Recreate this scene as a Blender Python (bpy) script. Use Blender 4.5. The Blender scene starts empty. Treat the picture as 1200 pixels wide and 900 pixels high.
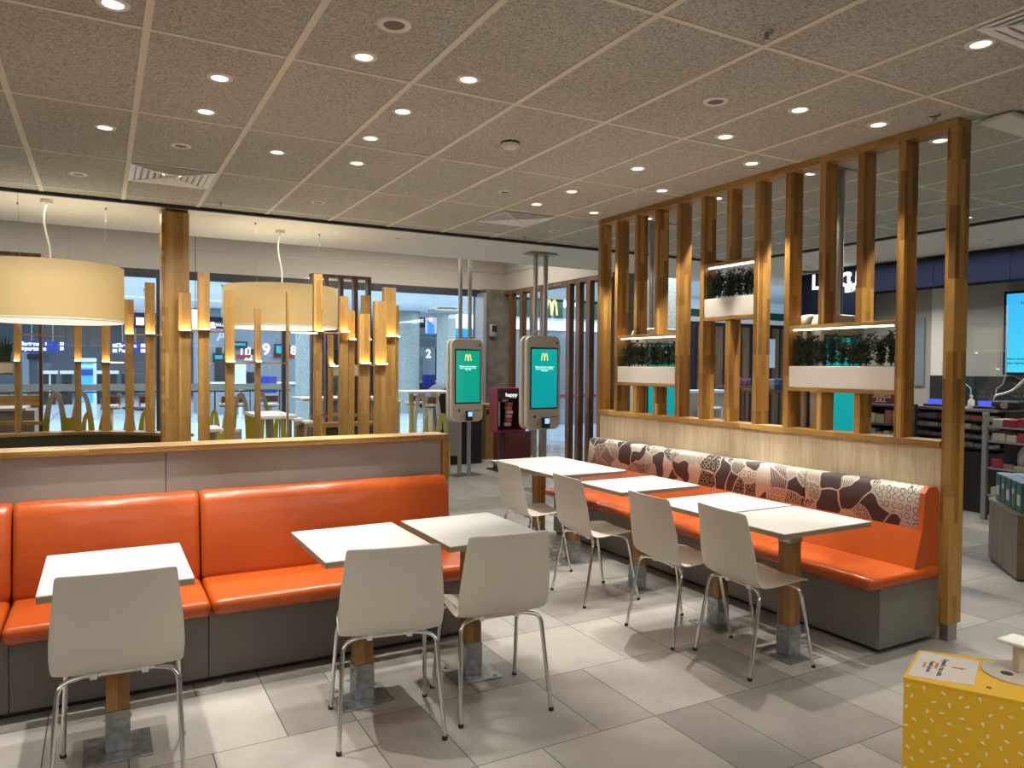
import bpy, bmesh, math, random
from mathutils import Vector, Matrix
random.seed(7)
PI = math.pi
SC = bpy.context.scene
COL = SC.collection

# ------------------------------------------------------------------ camera
CAM = Vector((0, 0, 1.5746))
F = 870.69
YAW, PITCH, ROLL = math.radians(28.974), math.radians(-1.3305), math.radians(.4464)
fwd = Vector((math.sin(YAW)*math.cos(PITCH), math.cos(YAW)*math.cos(PITCH), math.sin(PITCH)))
rgt = Vector((math.cos(YAW), -math.sin(YAW), 0)); upv = rgt.cross(fwd)
r2 = math.cos(ROLL)*rgt + math.sin(ROLL)*upv; u2 = -math.sin(ROLL)*rgt + math.cos(ROLL)*upv
cd = bpy.data.cameras.new('camera'); cam = bpy.data.objects.new('camera', cd); COL.objects.link(cam)
cd.sensor_width = 36; cd.lens = F/1200*36; cd.clip_start = .02; cd.clip_end = 300
m = Matrix((r2, u2, -fwd)).transposed().to_4x4(); m.translation = CAM; cam.matrix_world = m
SC.camera = cam
def at(u, v, **k):                       # measured point -> place on a known plane of the room
    d = r2*((u-600)/F) + u2*(-(v-450)/F) + fwd
    a, c = list(k.items())[0]; i = 'xyz'.index(a)
    return CAM + d*((c-CAM[i])/d[i])

# ------------------------------------------------------------------ world, exposure, large lights
w = bpy.data.worlds.new('world'); SC.world = w; w.use_nodes = True
w.node_tree.nodes['Background'].inputs[0].default_value = (.75, .85, 1, 1)
w.node_tree.nodes['Background'].inputs[1].default_value = .03
SC.view_settings.view_transform = 'Standard'; SC.view_settings.look = 'None'
SC.view_settings.exposure = 0.0; SC.view_settings.gamma = 1; SC.view_settings.use_curve_mapping = False
SPOT_W = 105.0
def area(name, loc, sx, sy, power, col, rot=(0, 0, 0)):
    l = bpy.data.lights.new(name, 'AREA'); l.shape = 'RECTANGLE'; l.size = sx; l.size_y = sy
    l.energy = power; l.color = col
    o = bpy.data.objects.new(name, l); COL.objects.link(o); o.location = loc; o.rotation_euler = rot
    return o
area('hall_light', (2, 20, 3.34), 12, 10, 1250, (.72, .87, 1))
area('hall_light', (-2, 31, 3.34), 14, 8, 800, (.72, .87, 1))
area('hall_light', (13, 19, 3.34), 8, 8, 700, (.78, .9, 1))
area('hall_light', (14, 10, 3.34), 5, 5, 260, (.78, .9, 1))  # added to brighten the dark hall ceiling on this side
area('shop_light', (8.6, 5.0, 2.96), .7, 4.5, 75, (1, .97, .92))
area('corridor_fill', (9.6, 10.6, 3.3), 2.5, 2, 90, (.86, .94, 1))  # broad fill added to lift the dark corridor, no fitting there
area('booth_fill', (1.2, 7.9, 2.98), 5.0, .5, 30, (1, .93, .80))
area('booth_fill', (1.0, 6.2, 2.99), 4.6, .3, 42, (1, .92, .78), (.75, 0, 0)).data.spread = math.radians(75)  # tilted fill added to light the oak posts, no lamp there
area('entrance_fill', (4.4, 10.9, 3.7), 4, 1.6, 130, (1, .95, .87))
area('entrance_fill', (-.6, 10.9, 3.7), 5, 1.6, 90, (1, .95, .87))  # fill added to brighten the left part of the far fascia
area('room_fill', (1.2, -1.8, 2.95), 6, 3, 120, (1, .95, .88))  # unseen fill behind the camera, added to brighten the chair backs
area('room_fill', (-3.6, 1.5, 2.95), 3, 4, 40, (1, .95, .88))

# ------------------------------------------------------------------ materials
def mat(name, col, rough=.5, metal=0, emit=0, ecol=None, coat=0, spec=.5):
    mt = bpy.data.materials.new(name); mt.use_nodes = True
    b = mt.node_tree.nodes['Principled BSDF']
    b.inputs['Base Color'].default_value = (*col, 1); b.inputs['Roughness'].default_value = rough
    b.inputs['Metallic'].default_value = metal; b.inputs['Specular IOR Level'].default_value = spec
    if coat: b.inputs['Coat Weight'].default_value = coat
    if emit:
        b.inputs['Emission Color'].default_value = (*(ecol or col), 1); b.inputs['Emission Strength'].default_value = emit
    return mt
def N(mt, t, **k):
    n = mt.node_tree.nodes.new(t)
    for a, v in k.items(): setattr(n, a, v)
    return n
def L(mt, a, b): mt.node_tree.links.new(a, b)
def BS(mt): return mt.node_tree.nodes['Principled BSDF']
def ramp(mt, src, stops, interp='LINEAR'):
    r = N(mt, 'ShaderNodeValToRGB'); r.color_ramp.interpolation = interp
    e = r.color_ramp.elements
    while len(e) < len(stops): e.new(.5)
    for x, (p, c) in zip(e, stops): x.position = p; x.color = (*c, 1) if len(c) == 3 else c
    L(mt, src, r.inputs[0]); return r.outputs[0]
def coords(mt, scale=(1, 1, 1), loc=(0, 0, 0), rot=(0, 0, 0), kind='Object'):
    t = N(mt, 'ShaderNodeTexCoord'); mp = N(mt, 'ShaderNodeMapping')
    mp.inputs['Scale'].default_value = scale; mp.inputs['Location'].default_value = loc; mp.inputs['Rotation'].default_value = rot
    L(mt, t.outputs[kind], mp.inputs[0]); return mp.outputs[0]
def bump(mt, h, s=.2, d=.01):
    b = N(mt, 'ShaderNodeBump'); b.inputs['Strength'].default_value = s; b.inputs['Distance'].default_value = d
    L(mt, h, b.inputs['Height']); L(mt, b.outputs[0], BS(mt).inputs['Normal'])
def noise(mt, vec, scale, detail=3, rough=.5):
    n = N(mt, 'ShaderNodeTexNoise'); n.inputs['Scale'].default_value = scale; n.inputs['Detail'].default_value = detail
    n.inputs['Roughness'].default_value = rough; L(mt, vec, n.inputs[0]); return n.outputs[0]
def mix(mt, a, b, fac, mode='MIX'):
    n = N(mt, 'ShaderNodeMix', data_type='RGBA', blend_type=mode)
    for s, v in ((n.inputs[6], a), (n.inputs[7], b), (n.inputs[0], fac)):
        if hasattr(v, 'node'): L(mt, v, s)
        elif isinstance(v, (int, float)): s.default_value = v
        else: s.default_value = (*v, 1)
    return n.outputs[2]
def stave_wood(name, dark, mid, light, rough=.42, horizontal=False):
    mt = mat(name, mid, rough)
    t = N(mt, 'ShaderNodeTexCoord'); sp = N(mt, 'ShaderNodeSeparateXYZ'); L(mt, t.outputs['Object'], sp.inputs[0])
    ad = N(mt, 'ShaderNodeMath', operation='ADD'); L(mt, sp.outputs[0], ad.inputs[0]); L(mt, sp.outputs[1], ad.inputs[1])
    cb = N(mt, 'ShaderNodeCombineXYZ')
    if horizontal: L(mt, ad.outputs[0], cb.inputs[0]); L(mt, sp.outputs[2], cb.inputs[1])
    else: L(mt, sp.outputs[2], cb.inputs[0]); L(mt, ad.outputs[0], cb.inputs[1])
    br = N(mt, 'ShaderNodeTexBrick'); br.offset = .37; br.inputs['Scale'].default_value = 1
    br.inputs['Brick Width'].default_value = .42; br.inputs['Row Height'].default_value = .043
    br.inputs['Mortar Size'].default_value = 0; br.inputs['Color1'].default_value = (0, 0, 0, 1); br.inputs['Color2'].default_value = (1, 1, 1, 1)
    L(mt, cb.outputs[0], br.inputs[0])
    c = ramp(mt, br.outputs[0], [(0, dark), (.55, mid), (1, light)])
    mp = N(mt, 'ShaderNodeMapping'); mp.inputs['Scale'].default_value = (3, 60, 1); L(mt, cb.outputs[0], mp.inputs[0])
    n = noise(mt, mp.outputs[0], 3, 5, .6)
    g = ramp(mt, n, [(.3, (.72, .68, .62)), (.7, (1.12, 1.12, 1.1))])
    L(mt, mix(mt, c, g, 1.0, 'MULTIPLY'), BS(mt).inputs[0])
    return mt
M = {}
M['oak'] = stave_wood('oak_staves', (.22, .102, .020), (.36, .180, .038), (.55, .315, .082))
M['oak_pale'] = stave_wood('oak_pale', (.38, .215, .058), (.48, .285, .085), (.58, .36, .12))
M['oak_rail'] = stave_wood('oak_rail', (.27, .14, .03), (.38, .21, .05), (.50, .30, .085), horizontal=True)
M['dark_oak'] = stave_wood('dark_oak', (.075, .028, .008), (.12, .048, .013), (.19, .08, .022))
M['table_leg'] = stave_wood('table_leg_wood', (.26, .12, .03), (.34, .165, .042), (.40, .21, .06))
def laminate():
    mt = mat('oak_laminate', (.5, .4, .27), .5)
    v = coords(mt, (18, 18, 1.1)); n = noise(mt, v, 5, 5, .65)
    c = ramp(mt, n, [(.3, (.40, .30, .185)), (.5, (.53, .42, .275)), (.72, (.62, .50, .34))])
    v2 = coords(mt, (1, 1, .05)); n2 = noise(mt, v2, 14, 2)
    c2 = ramp(mt, n2, [(.35, (.86, .84, .80)), (.65, (1.05, 1.05, 1.05))])
    L(mt, mix(mt, c, c2, 1.0, 'MULTIPLY'), BS(mt).inputs[0]); return mt
M['laminate'] = laminate()
def vinyl():
    mt = mat('orange_vinyl', (.56, .105, .014), .32, coat=.15)
    v = coords(mt); n = noise(mt, v, 2.2, 4)
    L(mt, ramp(mt, n, [(.3, (.40, .066, .008)), (.7, (.48, .085, .010))]), BS(mt).inputs[0])
    n2 = noise(mt, v, 260, 2); n3 = noise(mt, v, 7, 2)
    a = N(mt, 'ShaderNodeMath', operation='MULTIPLY_ADD'); L(mt, n2, a.inputs[0]); a.inputs[1].default_value = .06; L(mt, n3, a.inputs[2])
    bump(mt, a.outputs[0], .25, .02); return mt
M['vinyl'] = vinyl()
def satin(name, col, rough=.4, var=.08):
    mt = mat(name, col, rough); v = coords(mt); n = noise(mt, v, 3, 4)
    L(mt, ramp(mt, n, [(.3, tuple(c*(1-var) for c in col)), (.7, tuple(c*(1+var) for c in col))]), BS(mt).inputs[0])
    L(mt, ramp(mt, noise(mt, v, 9, 3), [(.3, (rough-.06,)*3), (.7, (rough+.08,)*3)]), BS(mt).inputs['Roughness']); return mt
M['grey_panel'] = satin('grey_brown_panel', (.33, .30, .268), .45)
M['plinth'] = satin('dark_grey_plinth', (.14, .125, .108), .38)
M['plinth_r'] = satin('grey_green_plinth', (.17, .16, .135), .38)
M['white_top'] = mat('white_laminate', (.64, .63, .59), .38)
M['edge'] = satin('plywood_edge', (.27, .21, .13), .5)
M['shell'] = satin('cream_chair_shell', (.66, .61, .52), .34, .03)
M['chrome'] = mat('chrome', (.72, .72, .72), .12, 1)
M['steel'] = mat('brushed_steel', (.42, .41, .38), .33, 1)
def galv():
    mt = mat('galvanised_steel', (.36, .38, .38), .45, .85); v = coords(mt, (1, 1, 1)); n = noise(mt, v, 28, 4)
    L(mt, ramp(mt, n, [(.3, (.26, .28, .28)), (.7, (.48, .50, .50))]), BS(mt).inputs[0]); return mt
M['galv'] = galv()
M['black'] = mat('black_plastic', (.012, .012, .013), .45)
M['rubber'] = mat('black_rubber', (.02, .02, .02), .7)
M['white'] = mat('white_paint', (.78, .76, .70), .55)
M['cream'] = satin('cream_planter', (.80, .76, .66), .5, .02)
M['kiosk'] = satin('taupe_kiosk', (.50, .44, .36), .36, .03)
M['kiosk_side'] = satin('pale_kiosk_edge', (.62, .56, .45), .36, .02)
M['kiosk_gap'] = mat('kiosk_gap', (.06, .055, .05), .5)
def screen_mat(name, a, b, s):
    mt = mat(name, (.01, .01, .01), .15)
    v = coords(mt, kind='Generated'); sp = N(mt, 'ShaderNodeSeparateXYZ'); L(mt, v, sp.inputs[0])
    L(mt, ramp(mt, sp.outputs[2], [(0, b), (1, a)]), BS(mt).inputs['Emission Color']); BS(mt).inputs['Emission Strength'].default_value = s; return mt
M['teal'] = screen_mat('teal_screen', (.0, .42, .38), (.0, .34, .36), .95)
M['teal_green'] = screen_mat('green_teal_screen', (.0, .39, .25), (.0, .36, .27), .95)
M['cyan'] = screen_mat('cyan_screen', (.03, .42, .85), (.05, .62, .85), 1.1)
M['lit_text'] = mat('lit_text', (.5, .9, .8), .4, emit=.9, ecol=(.6, 1, .9))
M['lit_yellow'] = mat('lit_yellow', (.9, .8, .2), .4, emit=.8, ecol=(.95, .85, .25))
M['lit_white'] = mat('lit_white', (.9, .9, .9), .4, emit=1.4, ecol=(.9, .97, 1))
M['lamp_disc'] = mat('downlight_lens', (1, 1, 1), .4, emit=3.2, ecol=(1, .96, .88))
M['led'] = mat('led_strip', (1, .95, .85), .4, emit=5.0, ecol=(1, .93, .82))
M['warm_led'] = mat('warm_led', (1, .7, .35), .4, emit=46, ecol=(1, .72, .36))
M['navy'] = mat('navy_fascia', (.005, .008, .026), .75, spec=.15)
M['blue'] = mat('blue_sign', (.01, .03, .22), .4, emit=.6, ecol=(.01, .03, .25))
M['olive'] = mat('olive_green', (.36, .33, .02), .5)
M['arch_grey'] = mat('grey_arch', (.38, .36, .31), .5)
M['yellow_pale'] = mat('pale_yellow', (.55, .50, .16), .5)
M['green_vinyl'] = satin('dark_green_vinyl', (.035, .037, .016), .5)
M['brown_wood'] = mat('brown_wood', (.12, .05, .02), .5)
M['yellow_metal'] = mat('mustard_cabinet', (.36, .20, .025), .5)
M['red'] = mat('red_plastic', (.20, .008, .012), .4)
M['dark_red'] = mat('dark_red', (.10, .008, .008), .4)
M['hall_wall'] = mat('slate_wall', (.22, .26, .30), .6)
M['hall_dark'] = mat('dark_slate', (.05, .06, .07), .6)
M['pale_blue'] = mat('pale_blue_wall', (.52, .62, .70), .6)
M['band_blue'] = mat('cyan_band', (.0, .22, .42), .5, emit=.25, ecol=(0, .3, .6))
M['band_green'] = mat('green_fascia', (.006, .07, .045), .4)
M['hall_ceiling'] = mat('hall_ceiling', (.72, .76, .80), .8)
M['taupe_wall'] = mat('taupe_fascia', (.42, .37, .31), .7)
M['soffit'] = mat('white_plaster', (.76, .72, .63), .8)
M['blind'] = mat('pale_band', (.38, .40, .34), .5)
M['frame_black'] = mat('black_frame', (.02, .022, .025), .4)
M['frame_grey'] = mat('grey_frame', (.30, .30, .31), .4, .3)
def terrazzo():
    mt = mat('terrazzo_column', (.3, .33, .32), .6); v = coords(mt); n = noise(mt, v, 24, 4, .7)
    L(mt, ramp(mt, n, [(.35, (.20, .235, .225)), (.65, (.38, .42, .40))]), BS(mt).inputs[0]); return mt
M['terrazzo'] = terrazzo()
def concrete():
    mt = mat('brown_concrete', (.12, .10, .075), .75); v = coords(mt); n = noise(mt, v, 5, 6, .6)
    L(mt, ramp(mt, n, [(.35, (.085, .07, .05)), (.65, (.15, .13, .095))]), BS(mt).inputs[0]); return mt
M['concrete'] = concrete()
M['walnut'] = stave_wood('grey_walnut', (.13, .075, .042), (.17, .105, .06), (.21, .13, .075))
M['leaf'] = mat('dark_leaf', (.022, .040, .014), .5)
M['stem'] = mat('stem', (.05, .04, .02), .6)
def glass():
    mt = mat('glass', (.9, .95, .97), .02); b = BS(mt)
    g = N(mt, 'ShaderNodeBsdfGlossy'); g.inputs['Roughness'].default_value = .02
    t = N(mt, 'ShaderNodeBsdfTransparent'); t.inputs[0].default_value = (.93, .96, .97, 1)
    x = N(mt, 'ShaderNodeMixShader'); x.inputs[0].default_value = .06
    L(mt, t.outputs[0], x.inputs[1]); L(mt, g.outputs[0], x.inputs[2])
    L(mt, x.outputs[0], mt.node_tree.nodes['Material Output'].inputs[0]); return mt
M['glass'] = glass()
def fabric_shade():
    mt = mat('tan_lampshade', (.78, .58, .28), .8)
    d = N(mt, 'ShaderNodeBsdfDiffuse'); d.inputs[0].default_value = (.66, .56, .36, 1)
    t = N(mt, 'ShaderNodeBsdfTranslucent'); t.inputs[0].default_value = (.72, .61, .39, 1)
    x = N(mt, 'ShaderNodeMixShader'); x.inputs[0].default_value = .5
    L(mt, d.outputs[0], x.inputs[1]); L(mt, t.outputs[0], x.inputs[2])
    L(mt, x.outputs[0], mt.node_tree.nodes['Material Output'].inputs[0]); return mt
M['shade'] = fabric_shade()
M['diffuser'] = mat('lamp_diffuser', (.9, .85, .7), .6, emit=.85, ecol=(1, .92, .76))
def floor_mat():
    mt = mat('floor_tiles', (.42, .37, .31), .42)
    t = N(mt, 'ShaderNodeTexCoord'); sp = N(mt, 'ShaderNodeSeparateXYZ'); L(mt, t.outputs['Object'], sp.inputs[0])
    def MM(op, a, b=None, c=None):
        n = N(mt, 'ShaderNodeMath', operation=op)
        for i, q in enumerate((a, b, c)):
            if q is None: continue
            if hasattr(q, 'node'): L(mt, q, n.inputs[i])
            else: n.inputs[i].default_value = q
        return n.outputs[0]
    yy = MM('DIVIDE', MM('ADD', sp.outputs[1], -3.18+59), .59); row = MM('FLOOR', yy); fy = MM('SUBTRACT', yy, row)
    xx = MM('DIVIDE', MM('ADD', MM('MULTIPLY_ADD', row, .30, sp.outputs[0]), 90-.69+.3*1), .9); un = MM('FLOOR', xx); fx = MM('MULTIPLY', MM('SUBTRACT', xx, un), .9)
    big = MM('LESS_THAN', fx, .6)
    dy = MM('MULTIPLY', MM('MINIMUM', fy, MM('SUBTRACT', 1.0, fy)), .59)
    dx = MM('MINIMUM', MM('MINIMUM', fx, MM('ABSOLUTE', MM('SUBTRACT', fx, .6))), MM('SUBTRACT', .9, fx))
    grout = MM('LESS_THAN', MM('MINIMUM', dx, dy), .0022)
    cb = N(mt, 'ShaderNodeCombineXYZ'); L(mt, un, cb.inputs[0]); L(mt, row, cb.inputs[1]); L(mt, big, cb.inputs[2])
    wn = N(mt, 'ShaderNodeTexWhiteNoise'); L(mt, cb.outputs[0], wn.inputs[0])
    c = ramp(mt, wn.outputs[0], [(0, (.27, .25, .225)), (.45, (.35, .33, .295)), (1, (.46, .435, .39))])
    v = t.outputs['Object']
    n = noise(mt, v, 4.5, 7, .7); g = ramp(mt, n, [(.3, (.86, .86, .86)), (.7, (1.08, 1.08, 1.08))])
    c = mix(mt, c, g, 1.0, 'MULTIPLY'); c = mix(mt, c, (.05, .043, .037), grout); L(mt, c, BS(mt).inputs[0])
    bump(mt, MM('SUBTRACT', 1.0, grout), .4, .0015)
    L(mt, ramp(mt, noise(mt, v, 3, 4), [(.3, (.30,)*3), (.7, (.46,)*3)]), BS(mt).inputs['Roughness']); return mt
M['floor'] = floor_mat()
def hall_floor():
    mt = mat('pale_hall_floor', (.55, .62, .68), .22)
    v = coords(mt); br = N(mt, 'ShaderNodeTexBrick'); br.offset = 0; br.inputs['Scale'].default_value = 1
    br.inputs['Brick Width'].default_value = 1.2; br.inputs['Row Height'].default_value = 1.2; br.inputs['Mortar Size'].default_value = .012
    br.inputs['Color1'].default_value = (.50, .58, .64, 1); br.inputs['Color2'].default_value = (.58, .66, .72, 1); br.inputs['Mortar'].default_value = (.2, .24, .27, 1)
    L(mt, v, br.inputs[0]); L(mt, br.outputs[0], BS(mt).inputs[0]); return mt
M['hall_floor'] = hall_floor()
def ceil_mat():
    mt = mat('ceiling_tile', (.4, .34, .28), .9)
    v = coords(mt, (1, 1, 1)); n = noise(mt, v, 95, 3, .7); n2 = noise(mt, v, 1.1, 2)
    c = ramp(mt, n, [(.36, (.25, .25, .21)), (.50, (.45, .455, .40)), (.68, (.60, .605, .545))])
    g = ramp(mt, n2, [(.3, (.93, .93, .93)), (.7, (1.05, 1.05, 1.05))])
    L(mt, mix(mt, c, g, 1.0, 'MULTIPLY'), BS(mt).inputs[0]); bump(mt, n, .3, .004); return mt
M['ceil'] = ceil_mat()
M['tbar'] = mat('ceiling_grid', (.74, .70, .58), .6)
def pattern_fabric():
    mt = mat('farm_print_fabric', (.5, .45, .38), .85)
    t = N(mt, 'ShaderNodeTexCoord'); sp = N(mt, 'ShaderNodeSeparateXYZ'); L(mt, t.outputs['Object'], sp.inputs[0])
    cb = N(mt, 'ShaderNodeCombineXYZ'); L(mt, sp.outputs[1], cb.inputs[0])
    ad = N(mt, 'ShaderNodeMath', operation='MULTIPLY_ADD'); L(mt, sp.outputs[0], ad.inputs[0]); ad.inputs[1].default_value = -.6; L(mt, sp.outputs[2], ad.inputs[2])
    L(mt, ad.outputs[0], cb.inputs[1])
    v = cb.outputs[0]
    nz = N(mt, 'ShaderNodeTexNoise'); nz.inputs['Scale'].default_value = 5; nz.inputs['Detail'].default_value = 1; L(mt, v, nz.inputs[0])
    vm = N(mt, 'ShaderNodeVectorMath', operation='MULTIPLY_ADD'); L(mt, nz.outputs['Color'], vm.inputs[0]); vm.inputs[1].default_value = (.16, .16, 0); L(mt, v, vm.inputs[2])
    dv = vm.outputs[0]
    vo = N(mt, 'ShaderNodeTexVoronoi', voronoi_dimensions='2D'); vo.inputs['Scale'].default_value = 7; L(mt, dv, vo.inputs['Vector'])
    cs = N(mt, 'ShaderNodeSeparateColor'); L(mt, vo.outputs['Color'], cs.inputs[0])
    brown, cream, tan = (.085, .064, .064), (.66, .61, .51), (.50, .46, .385)
    base = ramp(mt, cs.outputs[0], [(0, brown), (.50, cream), (.80, tan)], 'CONSTANT')
    # printed arcs, rings and outlines
    sq = N(mt, 'ShaderNodeTexVoronoi', voronoi_dimensions='2D'); sq.inputs['Scale'].default_value = 22; sq.inputs['Randomness'].default_value = .25; L(mt, v, sq.inputs['Vector'])
    rng = ramp(mt, sq.outputs['Distance'], [(0, (0, 0, 0)), (.30, (1, 1, 1)), (.38, (0, 0, 0))], 'CONSTANT')
    gate = ramp(mt, cs.outputs[1], [(0, (0, 0, 0)), (.66, (1, 1, 1))], 'CONSTANT')
    m1 = N(mt, 'ShaderNodeMath', operation='MULTIPLY'); L(mt, rng, m1.inputs[0]); L(mt, gate, m1.inputs[1])
    inv = ramp(mt, cs.outputs[0], [(0, cream), (.50, brown)], 'CONSTANT')
    c = mix(mt, base, inv, m1.outputs[0])
    ed = N(mt, 'ShaderNodeTexVoronoi', voronoi_dimensions='2D', feature='DISTANCE_TO_EDGE'); ed.inputs['Scale'].default_value = 7; L(mt, dv, ed.inputs['Vector'])
    ef = ramp(mt, ed.outputs[0], [(0, (1, 1, 1)), (.035, (0, 0, 0))], 'CONSTANT')
    c = mix(mt, c, cream, ef)
    wv = N(mt, 'ShaderNodeTexWave'); wv.inputs['Scale'].default_value = 26; wv.inputs['Distortion'].default_value = 2; L(mt, dv, wv.inputs[0])
    wf = ramp(mt, wv.outputs[1], [(0, (0, 0, 0)), (.72, (1, 1, 1))], 'CONSTANT')
    g2 = ramp(mt, cs.outputs[2], [(0, (0, 0, 0)), (.78, (1, 1, 1))], 'CONSTANT')
    m2 = N(mt, 'ShaderNodeMath', operation='MULTIPLY'); L(mt, wf, m2.inputs[0]); L(mt, g2, m2.inputs[1])
    c = mix(mt, c, inv, m2.outputs[0])
    L(mt, c, BS(mt).inputs[0]); bump(mt, noise(mt, v, 300, 2), .2, .002); return mt
M['pattern'] = pattern_fabric()
def seeded():
    mt = mat('yellow_seed_card', (.82, .47, .018), .45)
    M['yellow_card'] = mt; return mt
seeded()
M['seed'] = mat('cream_seed', (.90, .80, .45), .6)
M['card'] = mat('white_card', (.68, .62, .55), .5)
M['orange_ink'] = mat('orange_ink', (.55, .20, .05), .6)
M['black_ink'] = mat('black_ink', (.03, .03, .03), .6)

# ------------------------------------------------------------------ mesh helpers
def hull(ps):
    ps = sorted(set((round(p.x, 5), round(p.y, 5)) for p in ps)); o_ = []
    for seq in (ps, ps[::-1]):
        h = []
        for p in seq:
            while len(h) > 1 and (h[-1][0]-h[-2][0])*(p[1]-h[-2][1])-(h[-1][1]-h[-2][1])*(p[0]-h[-2][0]) <= 0: h.pop()
            h.append(p)
        o_ += h[:-1]
    return [Vector((x, y, 0)) for x, y in o_]
class MB:
    def __init__(s): s.v = []; s.f = []; s.sm = []
    def add(s, vs, fs, smooth=False):
        n = len(s.v); s.v += [tuple(v) for v in vs]; s.f += [tuple(i+n for i in f) for f in fs]; s.sm += [smooth]*len(fs); return s
    def box(s, x0, x1, y0, y1, z0, z1, r=0, seg=1):
        if x0 > x1: x0, x1 = x1, x0
        if y0 > y1: y0, y1 = y1, y0
        if z0 > z1: z0, z1 = z1, z0
        vs = [(x, y, z) for z in (z0, z1) for y in (y0, y1) for x in (x0, x1)]
        fs = [(0, 2, 3, 1), (4, 5, 7, 6), (0, 1, 5, 4), (2, 6, 7, 3), (0, 4, 6, 2), (1, 3, 7, 5)]
        if not r: return s.add(vs, fs)
        bm = bmesh.new(); bv = [bm.verts.new(v) for v in vs]
        for f in fs: bm.faces.new([bv[i] for i in f])
        r = min(r, .49*min(x1-x0, y1-y0, z1-z0))
        bmesh.ops.bevel(bm, geom=bm.edges[:], offset=r, segments=seg, profile=.5, affect='EDGES')
        bm.verts.index_update(); s.add([v.co for v in bm.verts], [[v.index for v in f.verts] for f in bm.faces], seg > 1); bm.free(); return s
    def prism(s, pts, a0, a1, axis='y'):
        # polygon pts in the plane normal to axis; x: (y,z)  y: (x,z)  z: (x,y)
        def P(p, a): return {'x': (a, p[0], p[1]), 'y': (p[0], a, p[1]), 'z': (p[0], p[1], a)}[axis]
        n = len(pts); vs = [P(p, a0) for p in pts]+[P(p, a1) for p in pts]
        fs = [tuple(range(n))[::-1], tuple(range(n, 2*n))]+[(i, (i+1) % n, (i+1) % n+n, i+n) for i in range(n)]
        return s.add(vs, fs)
    def strip(s, pts, wdt, a0, a1, axis='y'):          # stroke of given width along a planar path, extruded
        q = [Vector(p) for p in pts]; Lf, Rt = [], []
        for i, p in enumerate(q):
            d = (q[min(i+1, len(q)-1)]-q[max(i-1, 0)]).normalized(); nn = Vector((-d.y, d.x))
            ww = wdt[i] if isinstance(wdt, (list, tuple)) else wdt
            Lf.append(p+nn*ww/2); Rt.append(p-nn*ww/2)
        for i in range(len(q)-1): s.prism([Lf[i], Lf[i+1], Rt[i+1], Rt[i]], a0, a1, axis)
        return s
    def cyl(s, c, r, h, n=24, r2=None, axis='z', caps=True, smooth=True):
        r2 = r if r2 is None else r2
        def P(a, rr, t):
            x, y = rr*math.cos(a), rr*math.sin(a)
            o = {'z': (x, y, t), 'x': (t, x, y), 'y': (y, t, x)}[axis]; return (c[0]+o[0], c[1]+o[1], c[2]+o[2])
        vs = [P(2*PI*i/n, r, 0) for i in range(n)]+[P(2*PI*i/n, r2, h) for i in range(n)]
        s.add(vs, [(i, (i+1) % n, (i+1) % n+n, i+n) for i in range(n)], smooth)
        if caps: s.add(vs, [tuple(range(n))[::-1], tuple(range(n, 2*n))])
        return s
    def lathe(s, c, prof, n=32, smooth=True):
        vs = [(c[0]+r*math.cos(2*PI*i/n), c[1]+r*math.sin(2*PI*i/n), c[2]+z) for r, z in prof for i in range(n)]
        fs = [(k*n+i, k*n+(i+1) % n, (k+1)*n+(i+1) % n, (k+1)*n+i) for k in range(len(prof)-1) for i in range(n)]
        return s.add(vs, fs, smooth)
    def tube(s, pts, r, n=8, round_=0):
        P = [Vector(p) for p in pts]
        if round_:                                        # round the corners
            Q = [P[0]]
            for i in range(1, len(P)-1):
                a, b, c = P[i-1], P[i], P[i+1]
                d1 = min(round_, (a-b).length*.49); d2 = min(round_, (c-b).length*.49)
                p1 = b+(a-b).normalized()*d1; p2 = b+(c-b).normalized()*d2
                for k in range(6):
                    t = k/5; Q.append(p1*(1-t)**2+b*2*t*(1-t)+p2*t*t)
            P = Q+[P[-1]]
        rings = []; up = None
        for i, p in enumerate(P):
            d = (P[min(i+1, len(P)-1)]-P[max(i-1, 0)]).normalized()
            if up is None: up = d.orthogonal().normalized()
            up = (up-d*up.dot(d)).normalized(); sd = d.cross(up); rr = r[i] if isinstance(r, list) else r
            rings.append([p+(up*math.cos(2*PI*k/n)+sd*math.sin(2*PI*k/n))*rr for k in range(n)])
        vs = [v for g in rings for v in g]
        fs = [(j*n+k, j*n+(k+1) % n, (j+1)*n+(k+1) % n, (j+1)*n+k) for j in range(len(rings)-1) for k in range(n)]
        s.add(vs, fs, True); s.add(rings[0], [tuple(range(n))[::-1]]); s.add(rings[-1], [tuple(range(n))]); return s
    def build(s, name, m_, parent=None, world=False):
        me = bpy.data.meshes.new(name)
        off = parent.matrix_basis.translation if (world and parent) else Vector((0, 0, 0))
        if world and parent and parent.get('_off'): off = Vector(parent['_off'])
        me.from_pydata([tuple(Vector(v)-off) for v in s.v], [], s.f)
        me.polygons.foreach_set('use_smooth', s.sm); me.materials.append(m_); me.validate(); me.update()
        bm = bmesh.new(); bm.from_mesh(me); bmesh.ops.recalc_face_normals(bm, faces=bm.faces); bm.to_mesh(me); bm.free()
        o = bpy.data.objects.new(name, me); COL.objects.link(o)
        if parent: o.parent = parent
        return o
def tag(o, label, cat, group=None):
    o['label'] = label; o['category'] = cat
    if group: o['group'] = group
    return o
def thing(name, label, cat, loc=(0, 0, 0), rz=0, group=None):
    o = bpy.data.objects.new(name, None); COL.objects.link(o); o.empty_display_size = .1
    o.location = loc; o.rotation_euler = (0, 0, rz); return tag(o, label, cat, group)
def struct(name, mb, m_):
    o = mb.build(name, m_); o['kind'] = 'structure'; return o
KIDS = {}
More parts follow.
